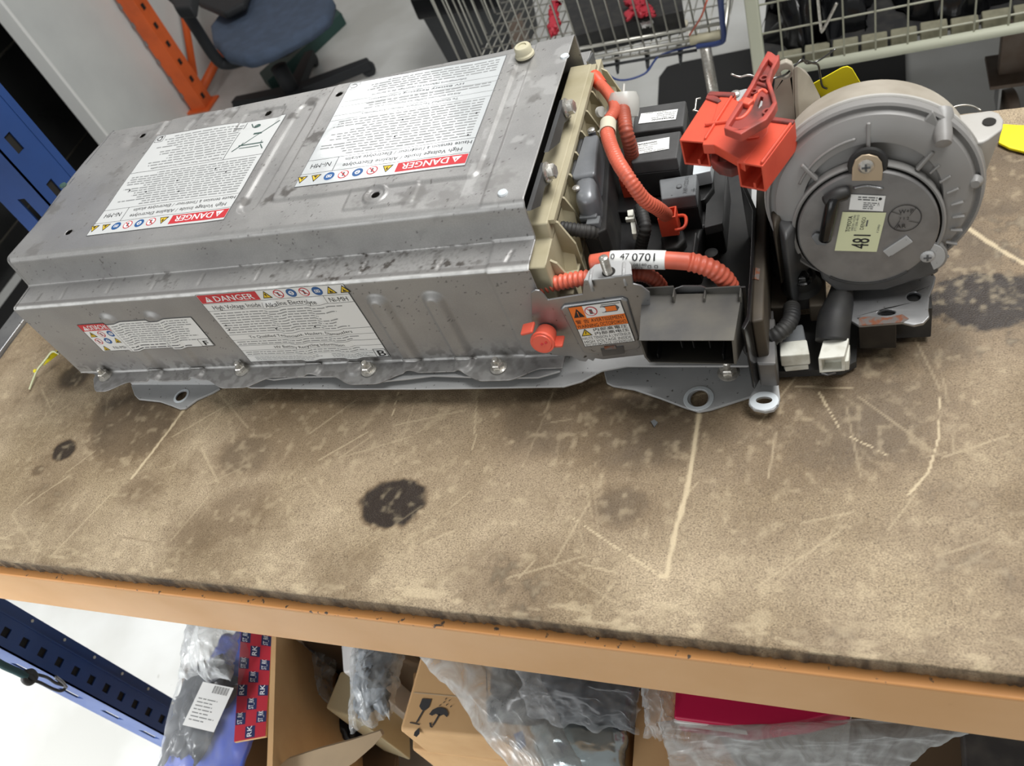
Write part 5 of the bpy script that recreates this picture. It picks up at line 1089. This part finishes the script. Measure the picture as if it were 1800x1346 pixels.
def solid(nm, lab, cat, px4, zt, zb, m, bevel=.003, **k):
    o = block(nm, px4, zt, zb, m, bevel=bevel, **k); tag(o, lab, cat); return o
solid('plastic_trim', 'glossy grey-blue angular trim part standing in the open carton', 'part', [(492, 1096), (536, 1100), (508, 1182), (486, 1186)], -.52, -.70, 'grey_part')
item('parts_bag', 'clear bag of dark parts lying deep in the open carton', 'bag', [PZ(520, 1340, -.66), PZ(640, 1300, -.66), PZ(640, 1190, -.66), PZ(530, 1200, -.66)], .07, 'black_film', seed=3, amp=.02)
item('parts_bag', 'small frosted plastic bag beside the grey-blue trim part', 'bag', [PZ(535, 1235, -.57), PZ(585, 1235, -.57), PZ(590, 1120, -.57), PZ(535, 1130, -.57)], .04, FILM, seed=4, amp=.02)
solid('foam_wedge', 'cream foam wedge sticking up between the bagged parts', 'foam', [(598, 1180), (625, 1176), (624, 1262), (572, 1244)], -.50, -.70, 'foam_cream')
solid('white_card', 'white card strip standing above the cream foam wedge', 'card', [(598, 1110), (626, 1116), (622, 1180), (603, 1182)], -.47, -.70, 'ink_white')
bp_ = bag('bumper_part', [PZ(625, 1262, -.47), PZ(680, 1240, -.47), PZ(712, 1110, -.47), PZ(634, 1100, -.47)], .03, 'grey_part', seed=9, amp=.012, fr=14); tag(bp_, 'shiny grey moulded part in a clear bag, leaning out of the open carton', 'part')
bag('film_wrap', [PZ(618, 1285, -.455), PZ(690, 1262, -.455), PZ(722, 1100, -.455), PZ(628, 1098, -.455)], .045, FILM, bp_, seed=11, amp=.016, fr=14)
# carton with shipping marks
mk1 = block('marked_carton', [(738, 1150), (930, 1170), (950, 1342), (873, 1300), (700, 1284), (716, 1230)], -.44, -.535, 'cardboard', None, bevel=.006); tag(mk1, 'tan cardboard carton printed with a wine glass and an umbrella', 'box')
mk2 = block('lower_carton', [(725, 1180), (960, 1190), (980, 1346), (930, 1346), (724, 1318)], -.54, -.85, 'cardboard', None, bevel=.004); tag(mk2, 'tan cardboard carton directly beneath the one with the umbrella mark', 'box')
block('tape_seam', [(728, 1216), (905, 1232), (905, 1234), (727, 1218)], -.4396, -.441, 'cardboard_pale', mk1, bevel=0)
A, B, D = PZ(712, 1275, -.4396), PZ(796, 1284, -.4396), PZ(728, 1212, -.4396)
L = Lab.__new__(Lab); L.v = []; L.f = []; L.mi = []; L.mats = ['ink']; L.grid = 1; q = 1.
def U_(x, y): return ((x-710)/86., (1275-y)/63.)
def pl(pts, m='tape_dark'): L.poly([U_(*p) for p in pts], m, 1)
pl([(729, 1226), (746, 1226), (745, 1240), (740, 1246), (733, 1246), (727, 1240)]); pl([(735, 1246), (738, 1246), (731, 1268), (728, 1268)]); pl([(718, 1268), (736, 1270), (736, 1272), (717, 1270)])
pl([(748, 1252), (752, 1244), (760, 1239), (768, 1238), (777, 1241), (782, 1248), (781, 1254), (774, 1250), (768, 1253), (760, 1250), (754, 1254)]); pl([(765, 1250), (768, 1250), (761, 1270), (758, 1270)]); pl([(752, 1266), (755, 1266), (758, 1272), (761, 1270), (759, 1274), (755, 1273)])
for a_, b_ in ((762, 1236), (768, 1230), (774, 1234), (777, 1226), (782, 1236), (770, 1224)): pl([(a_, b_), (a_+2, b_-3), (a_+3, b_-2), (a_+1, b_+1)])
pl([(730, 1284), (736, 1276), (740, 1286), (736, 1292), (730, 1290)])
L.build('shipping_mark', lambda u, v: (A+(B-A)*u+(D-A)*v, V((0, 0, 1))), mk1)
# film covered heap in the middle
dk = item('black_part', 'black moulded plastic part under clear film behind the marked carton', 'part', [PZ(860, 1262, -.43), PZ(1110, 1286, -.43), PZ(1125, 1170, -.43), PZ(860, 1140, -.43)], .045, 'black_film', seed=5, amp=.004, fr=4)
item('foil_pouch', 'silver foil pouch lying in front of the black part', 'pouch', [PZ(960, 1400, -.46), PZ(1100, 1400, -.46), PZ(1108, 1268, -.44), PZ(925, 1250, -.44)], .03, 'foil', seed=6, amp=.004, fr=5)
item('clear_wrap', 'crumpled clear plastic film draped over the marked carton and the black part', 'film', [PZ(930, 1390, -.41), PZ(1030, 1390, -.41), PZ(950, 1150, -.39), PZ(716, 1128, -.39)], .03, FILM2, seed=7, amp=.012, fr=12, n=60)
item('clear_wrap', 'clear plastic film hanging over the black part beside the cardboard sheet', 'film', [PZ(925, 1262, -.38), PZ(1120, 1290, -.38), PZ(1132, 1180, -.36), PZ(900, 1150, -.36)], .02, FILMB, seed=8, amp=.014, fr=9, n=60)
bt_ = solid('blue_token', 'small blue label on the film beside the foil pouch', 'label', [(903, 1290), (918, 1284), (924, 1308), (912, 1316)], -.385, -.388, 'blue_print', bevel=0)
solid('cardboard_sheet', 'beige cardboard sheet standing between the foil pouch and the red box', 'cardboard', [(1122, 1180), (1200, 1190), (1330, 1400), (1108, 1400)], -.45, -.85, 'cardboard', bevel=.002)
rbx = solid('red_box', 'crimson carton wrapped in clear film under the right half of the beam', 'box', [(1190, 1170), (1500, 1210), (1490, 1246), (1420, 1264), (1310, 1279), (1184, 1262)], -.40, -.447, 'red_box')
block('box_edge', [(1184, 1263), (1310, 1280), (1312, 1284), (1184, 1267)], -.405, -.42, 'white_label', rbx, bevel=0)
item('clear_wrap', 'wrinkled clear plastic film wrapped below the crimson carton', 'film', [PZ(1180, 1350, -.44), PZ(1560, 1360, -.44), PZ(1720, 1278, -.42), PZ(1160, 1262, -.42)], .035, FILM2, seed=12, amp=.010, fr=8, n=60)
item('clear_wrap', 'clear plastic film bunched at the left end of the crimson carton', 'film', [PZ(1135, 1290, -.42), PZ(1190, 1300, -.42), PZ(1188, 1185, -.40), PZ(1132, 1180, -.40)], .03, FILM, seed=13, amp=.014, fr=14)
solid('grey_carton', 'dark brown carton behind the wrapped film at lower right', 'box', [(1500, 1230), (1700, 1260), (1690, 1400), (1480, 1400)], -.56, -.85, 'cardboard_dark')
solid('metal_sheet', 'dull grey panel in the lower right corner under the beam', 'panel', [(1690, 1262), (1830, 1280), (1830, 1400), (1700, 1400)], -.52, -.85, 'steel_dark')
solid('support_carton', 'plain carton under the black part and the foil pouch, mostly hidden', 'box', [(960, 1180), (1110, 1195), (1104, 1400), (975, 1400)], -.475, -.85, 'cardboard')
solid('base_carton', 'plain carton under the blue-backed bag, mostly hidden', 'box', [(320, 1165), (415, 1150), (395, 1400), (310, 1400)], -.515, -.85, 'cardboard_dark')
# blue-backed bag hanging by the upright
hb_ = thing('packed_part', 'dark part in a clear bag with blue backing and a white barcode label', 'bag', PZ(380, 1250, -.5))
bag('blue_backing', [PZ(262, 1400, -.50), PZ(415, 1400, -.50), PZ(480, 1118, -.47), PZ(390, 1108, -.47)], .012, 'blue_print', hb_, seed=14, amp=.006, fr=6)
bag('black_part', [PZ(285, 1330, -.48), PZ(345, 1340, -.48), PZ(425, 1190, -.46), PZ(345, 1150, -.46)], .02, 'black_part', hb_, seed=15, amp=.010, fr=12)
bag('bag_film', [PZ(262, 1400, -.47), PZ(410, 1400, -.47), PZ(482, 1125, -.44), PZ(345, 1098, -.44)], .045, FILMB, hb_, seed=16, amp=.010, fr=10, n=60)
bag('bag_top', [PZ(320, 1190, -.42), PZ(405, 1196, -.41), PZ(428, 1080, -.40), PZ(350, 1074, -.40)], .05, FILM2, hb_, seed=17, amp=.014, fr=12)
a, b, c = PZ(321, 1274, -.405), PZ(376, 1287, -.405), PZ(357, 1198, -.405); w_, h_ = (b-a).length, (c-a).length; L = Lab(w_, h_, 'white_label', .1)
L.lines(w_*.1, h_*.12, w_*.85, h_*.68, 7, 'ink_soft', .3, .5, 41)
for i in range(16): L.rect(w_*(.42+.03*i), h_*.80, w_*(.42+.03*i+(.010 if i % 3 else .018)), h_*.97, 'ink', 1)
kx, ky = (b-a)/w_, (c-a)/h_; L.build('barcode_label', lambda u, v: (a+kx*u+ky*v, V((0, 0, 1))), hb_)
# bungee cord hooked to the upright
bg = thing('bungee_cord', 'dark green elastic cord knotted and hooked to the lower blue upright', 'cord', PX(50, 1190, -1.1))
def bx_(l, X=-1.10): return [PX(x, y, X) for x, y in l]
tube('cord', bx_([(-60, 1130), (0, 1166), (30, 1180), (46, 1188)]), .0052, 'cord_green', bg, seg=12)
tube('cord_knot', bx_([(44, 1182), (56, 1180), (62, 1190), (52, 1200), (42, 1194), (48, 1184), (60, 1196)]), .0042, 'black_soft', bg, seg=12)
tube('cord_loop', bx_([(60, 1184), (82, 1190), (98, 1200), (115, 1206), (108, 1214), (92, 1210), (72, 1200), (60, 1196)]), .0022, 'black_soft', bg, seg=10)
tube('hook', bx_([(98, 1190), (108, 1198), (116, 1208)]), .0030, 'steel', bg, seg=10)

# ------------------------------------------------------------------ behind the bench
rk = thing('pallet_rack', 'orange perforated steel rack frame beside the white partition', 'rack', PZ(362, 192, -.85))
pc = PZ(358, 186, -.85); rx_, ry_ = pc.x, pc.y
prism('rack_post', [(rx_-.035, ry_-.035, -.85), (rx_+.035, ry_-.035, -.85), (rx_+.035, ry_+.03, -.85), (rx_+.028, ry_+.03, -.85), (rx_+.028, ry_-.028, -.85), (rx_-.035, ry_-.028, -.85)], (0, 0, 1.9), 'orange_paint', rk, bevel=.002)
for i in range(22):
    z = -.80+i*.076
    box('post_slot', (rx_+.0355, ry_-.010, z), (.003, .016, .022), 'hole', rk, bevel=0)
    box('post_notch', (rx_-.033, ry_-.0355, z+.03), (.010, .003, .020), 'steel', rk, bevel=0)
box('foot_plate', (rx_, ry_, -.846), (.11, .1, .008), 'orange_paint', rk)
a = V((rx_+.01, ry_+.02, -.80)); tube('rack_brace', [a, V((rx_+.01, ry_+.75, -.72))], .022, 'orange_paint', rk, seg=4, smoothp=False)
tube('rack_brace', [V((rx_+.01, ry_+.04, -.74)), V((rx_-.02, ry_+.55, -.18))], .018, 'orange_paint', rk, seg=4, smoothp=False)
prism('rack_post', [(rx_-.035, ry_+.80, -.85), (rx_+.035, ry_+.80, -.85), (rx_+.035, ry_+.87, -.85), (rx_-.035, ry_+.87, -.85)], (0, 0, 1.9), 'orange_paint', rk, bevel=.002)

ch = thing('office_chair', 'office swivel chair with a slate blue seat and black base beside the orange rack', 'chair', PZ(515, 160, -.85))
hp = PZ(514, 160, -.78)
zs_ = -.52
block('seat_cushion', [(366, 44), (384, 20), (430, -4), (500, -30), (566, -36), (584, -4), (576, 24), (540, 52), (480, 84), (430, 102), (392, 94), (370, 70)], zs_, zs_-.05, 'chair_seat', ch, bevel=.022)
prism('seat_shell', [p+V((0, 0, 0)) for p in pzs([(368, 56), (400, 14), (500, -26), (560, -30), (580, 4), (560, 44), (500, 84), (440, 104), (392, 104)], zs_-.055)], (0, 0, -.05), 'chair_black', ch, bevel=.015, shrink=.85)
sx, sy = hp.x, hp.y; zt = PY(482, 88, sy).z
tube('gas_lift', [V((sx, sy, -.60)), V((sx, sy, zt+.06))], .013, 'foam_cream', ch, seg=16, smoothp=False); tube('lift_sleeve', [V((sx, sy, -.79)), V((sx, sy, PY(494, 116, sy).z))], .030, 'chair_black', ch, seg=18, smoothp=False)
for i in range(5):
    t = .5+2*PI*i/5; d = V((math.cos(t), math.sin(t), 0)); n_ = V((-d.y, d.x, 0)); c = V((sx, sy, -.77))
    prism('base_leg', [c+n_*.030, c+d*.30+n_*.018+V((0, 0, -.02)), c+d*.30-n_*.018+V((0, 0, -.02)), c-n_*.030], (0, 0, -.035), 'chair_black', ch, bevel=.006)
    lathe('caster', [(.026, -.012), (.026, .012)], c+d*.285+V((0, 0, -.054)), n_, 'chair_black', ch, seg=18)
tube('arm_support', [PZ(300, -10, -.30), PZ(318, 8, -.32), PZ(345, 50, -.42), PZ(378, 100, -.54), PZ(400, 112, -.58), PZ(450, 98, -.58)], .020, 'chair_black', ch, seg=10)
block('arm_pad', [(290, -20), (340, -20), (335, 12), (306, 14)], -.28, -.32, 'chair_black', ch, bevel=.01)
block('seat_back', [(338, -60), (450, -70), (428, 4), (392, 22), (345, 2)], -.47, -.50, 'chair_black', ch, bevel=.01)
tag(prism('floor_strip', pzs([(455, 128), (586, 10), (600, 22), (470, 143)], -.80), (0, 0, -.05), 'green_paint', bevel=.004), 'dark green metal strip lying on the floor by the chair base', 'strip')

bn = thing('waste_bin', 'dark grey square waste bin with a shiny black liner', 'bin', (-1.17, 2.62, -.85))
bt = [V((-1.315, 2.50, -.575)), V((-1.03, 2.47, -.575)), V((-1.01, 2.78, -.575)), V((-1.30, 2.80, -.575))]
prism('bin_body', bt, (0, 0, -.275), 'bin', bn, holes=[inset(bt, .012)], bevel=.006, shrink=.84)
o_ = [p+V((0, 0, .035)) for p in inset(bt, -.012)]
prism('bin_liner', o_, (0, 0, -.075), 'bin_bag', bn, holes=[inset(o_, .02)], bevel=.008)
tag(solid('brown_post', 'x', 'x', [(893, 40), (915, 20), (930, 110), (905, 130)], -.62, -.85, 'brown_metal'), 'brownish upright panel right of the waste bin', 'panel')

# wire basket trolley
tr = thing('wire_trolley', 'chromed wire basket trolley with a blue under-frame and tubular leg', 'trolley', (-.55, 2.0, -.85))
ZB, YB = -.45, PZ(1150, 82, -.45).y; X0_, X1_ = -.90, PZ(1272, 68, -.45).x
def bar(nm, a, b, r, m, par, seg=8): return tube(nm, [a, b], r, m, par, seg=seg, smoothp=False)
for i in range(22):
    x = X0_+(X1_-X0_)*i/21
    w_ = bar('basket_wire', V((x, YB, ZB)), V((x-.01, YB-.02, .05)), .0022, 'wire', tr, 6)
for i in range(8): bar('floor_wire', V((X0_, YB+.03+i*.055, ZB-.006)), V((X1_, YB+.03+i*.055, ZB-.006)), .0018, 'wire', tr, 6)
for i in range(30): bar('floor_wire', V((X0_+(X1_-X0_)*i/29, YB, ZB-.010)), V((X0_+(X1_-X0_)*i/29+.02, YB+.46, ZB-.010)), .0018, 'wire', tr, 6)
for i in range(9): bar('side_wire', V((X0_, YB+.05*i, ZB)), V((X0_-.03, YB+.05*i, .05)), .0022, 'wire', tr, 6)
for dz, dy in ((0, 0), (.028, .0), (-.02, .012)): bar('basket_rail', V((X0_, YB+dy, ZB+dz)), V((X1_, YB+dy, ZB+dz)), .0042, 'wire', tr, 10)
bar('basket_rail', V((X1_, YB, ZB)), V((X1_, YB+.46, ZB)), .006, 'wire', tr, 10)
bar('basket_rail', V((X1_, YB, ZB)), V((X1_+.003, YB-.02, .05)), .0045, 'wire', tr, 10)
bar('corner_sleeve', V((X1_-.075, YB, ZB)), V((X1_-.008, YB, ZB+.002)), .011, 'cream_bright', tr, 12)
bar('basket_rail', V((X0_-.012, YB-.02, .05)), V((X1_+.003, YB-.02, .05)), .006, 'wire', tr, 10)
for k in range(4): bar('back_wire', V((X0_, YB+.46, ZB+.14*k)), V((X1_, YB+.46, ZB+.14*k)), .003, 'wire', tr, 6)
tube('blue_frame', [PZ(x, y, -.47) for x, y in ((1050, 112), (1085, 140), (1132, 130), (1160, 98), (1215, 82), (1235, 78))], .0024, 'blue_wire', tr, seg=10)
tube('blue_frame', [PZ(1225, 82, -.46), PZ(1262, 76, -.455), PZ(1272, 66, -.44), PZ(1269, 30, -.36), PZ(1266, -10, -.27)], .006, 'blue_wire', tr, seg=10)
bar('blue_frame', PZ(1050, 118, -.47), PZ(1225, 88, -.47), .0035, 'bin', tr)
for px, py in ((1083, 108), (1136, 102), (1194, 92)): block('frame_lug', [(px-4, py-14), (px+5, py-15), (px+3, py+12), (px-1, py+14)], -.475, -.49, 'bin', tr, bevel=.002)
lg = PZ(1240, 84, -.46); bar('trolley_leg', lg, V((lg.x, lg.y, -.82)), .0125, 'chrome', tr, 16)
lathe('caster', [(.03, -.012), (.03, .012)], (lg.x, lg.y, -.82), (1, 0, 0), 'black_soft', tr, seg=20)
l2_ = V((X0_+.05, YB+.05, ZB)); bar('trolley_leg', l2_, V((l2_.x, l2_.y, -.85)), .0125, 'chrome', tr, 16)
solid('black_crate', 'black plastic crate inside the wire trolley', 'crate', [(985, -20), (1190, -50), (1200, 18), (1010, 62)], -.40, -.455, 'black_soft')
item('rag', 'grey-beige rag lying in the wire trolley', 'rag', [PZ(1020, 70, -.445), PZ(1200, 48, -.445), PZ(1180, 20, -.445), PZ(1040, 30, -.445)], .012, 'paper_tag', seed=21, amp=.012, fr=14)
item('rag', 'crumpled red cloth in the wire trolley', 'rag', [PZ(1105, 30, -.38), PZ(1150, 28, -.38), PZ(1140, -5, -.38), PZ(1100, 0, -.38)], .014, 'check_red', seed=22, amp=.010)
item('rag', 'red cloth strip at the left end of the wire trolley', 'rag', [PZ(962, 62, -.44), PZ(980, 60, -.44), PZ(985, 5, -.42), PZ(968, 0, -.42)], .02, 'check_red', seed=23, amp=.008)
item('plastic_bag', 'white crumpled plastic bag beside the red cloth in the trolley', 'bag', [PZ(1110, 45, -.41), PZ(1145, 45, -.41), PZ(1145, 22, -.41), PZ(1108, 25, -.41)], .012, 'wall_edge', seed=24, amp=.008)
tag(tube('orange_cord', [PZ(1243, 0, -.3), PZ(1232, 30, -.34), PZ(1212, 62, -.42)], .002, 'orange_tube', None, seg=8), 'thin orange cord running down inside the wire trolley', 'cord')

# cream mesh cage
cg = thing('mesh_cage', 'cream painted cage trolley with a welded square wire mesh front', 'cage', (.1, 1.75, -.85))
za = -.50; A = PZ(1362, 128, za); B = PZ(1830, 42, za); YC_ = A.y; 
box('cage_post', (A.x-.030, YC_, -.18), (.026, .026, .75), 'cage_cream', cg, bevel=.003)
box('cage_post', (A.x-.030, YC_, -.70), (.026, .026, .30), 'cage_cream', cg, bevel=.003)
bar('bottom_rail', V((A.x-.02, YC_, za)), V((B.x+.4, YC_+(B.y-A.y)*1.8, za)), .0125, 'cage_cream', cg, 4)
D_ = (B-A).normalized()
for i in range(14): p = A+D_*(.020+.0600*i); bar('mesh_wire', p, p+V((0, 0, .62)), .0020, 'wire_cream', cg, 6)
for j in range(10): z = .030+.0640*j; bar('mesh_wire', A+V((-.02, .002, z)), A+D_*.85+V((0, .002, z)), .0020, 'wire_cream', cg, 6)
bar('top_rail', A+V((-.03, 0, .62)), A+D_*.86+V((0, 0, .62)), .0125, 'cage_cream', cg, 4)
for i in range(13):
    p = A+D_*(.03+.056*i)+V((0, .035+.002*(i % 3), .006)); box('timber_block', p, (.050, .03, .024+.003*(i % 2)), 'cream_block', cg, bevel=.003)
prism('cage_floor', [A+V((-.03, .06, 0)), B+V((.4, .06, 0)), B+V((.4, .6, 0)), A+V((-.03, .6, 0))], (0, 0, -.01), 'black_soft', cg)
box('cage_post', (B.x+.3, YC_+.55, -.2), (.03, .03, 1.3), 'cage_cream', cg); box('cage_post', (A.x-.03, YC_+.55, -.2), (.03, .03, 1.3), 'cage_cream', cg)
item('rubbish_bag', 'large black rubbish bag filling the left half of the mesh cage', 'bag', [A+V((0, .09, .004)), A+V((.20, .09, .004)), A+V((.20, .5, .004)), A+V((0, .5, .004))], .25, 'bin_bag', seed=31, amp=.03)
item('rubbish_bag', 'large black rubbish bag filling the right half of the mesh cage', 'bag', [A+V((.27, .10, .004)), A+V((.60, .10, .004)), A+V((.60, .5, .004)), A+V((.27, .5, .004))], .22, 'bin_bag', seed=32, amp=.03)
tag(tube('hook_wire', [A+V((.095, -.006, .16)), A+V((.098, -.010, .095)), A+V((.102, -.014, .09)), A+V((.130, -.010, .14))], .003, 'chrome', None, seg=8), 'bent bright wire hook hanging on the cage mesh', 'hook')
tag(prism('floor_mat', pzs([(1158, 135), (1172, 116), (1200, 108), (1590, 30), (1596, 300), (1150, 300)], -.842), (0, 0, -.006), 'mat_black', bevel=.003), 'black rubber mat on the floor under the cage trolley', 'mat')
ft = thing('steel_stand', 'brown-grey steel stand leg with a castor at the right edge', 'stand', PZ(1770, 200, -.85))
q = PZ(1768, 195, -.80)
prism('stand_leg', [q+V((-.02, .02, .28)), q+V((.07, .02, .28)), q+V((.07, .05, .28)), q+V((-.02, .05, .28))], (0, 0, -.20), 'brown_metal', ft, bevel=.003)
prism('stand_plate', [q+V((-.04, -.02, .085)), q+V((.09, -.02, .085)), q+V((.09, .1, .085)), q+V((-.04, .1, .085))], (0, 0, -.01), 'brown_metal', ft, bevel=.002)
lathe('castor_wheel', [(.035, -.013), (.040, -.010), (.040, .010), (.035, .013)], q+V((.01, .03, -.010)), (1, .2, 0), 'brown_metal', ft, seg=24)
prism('castor_fork', [q+V((-.018, .0, .075)), q+V((-.013, .0, .075)), q+V((-.013, .06, .075)), q+V((-.018, .06, .075))], (0, 0, -.08), 'steel', ft)
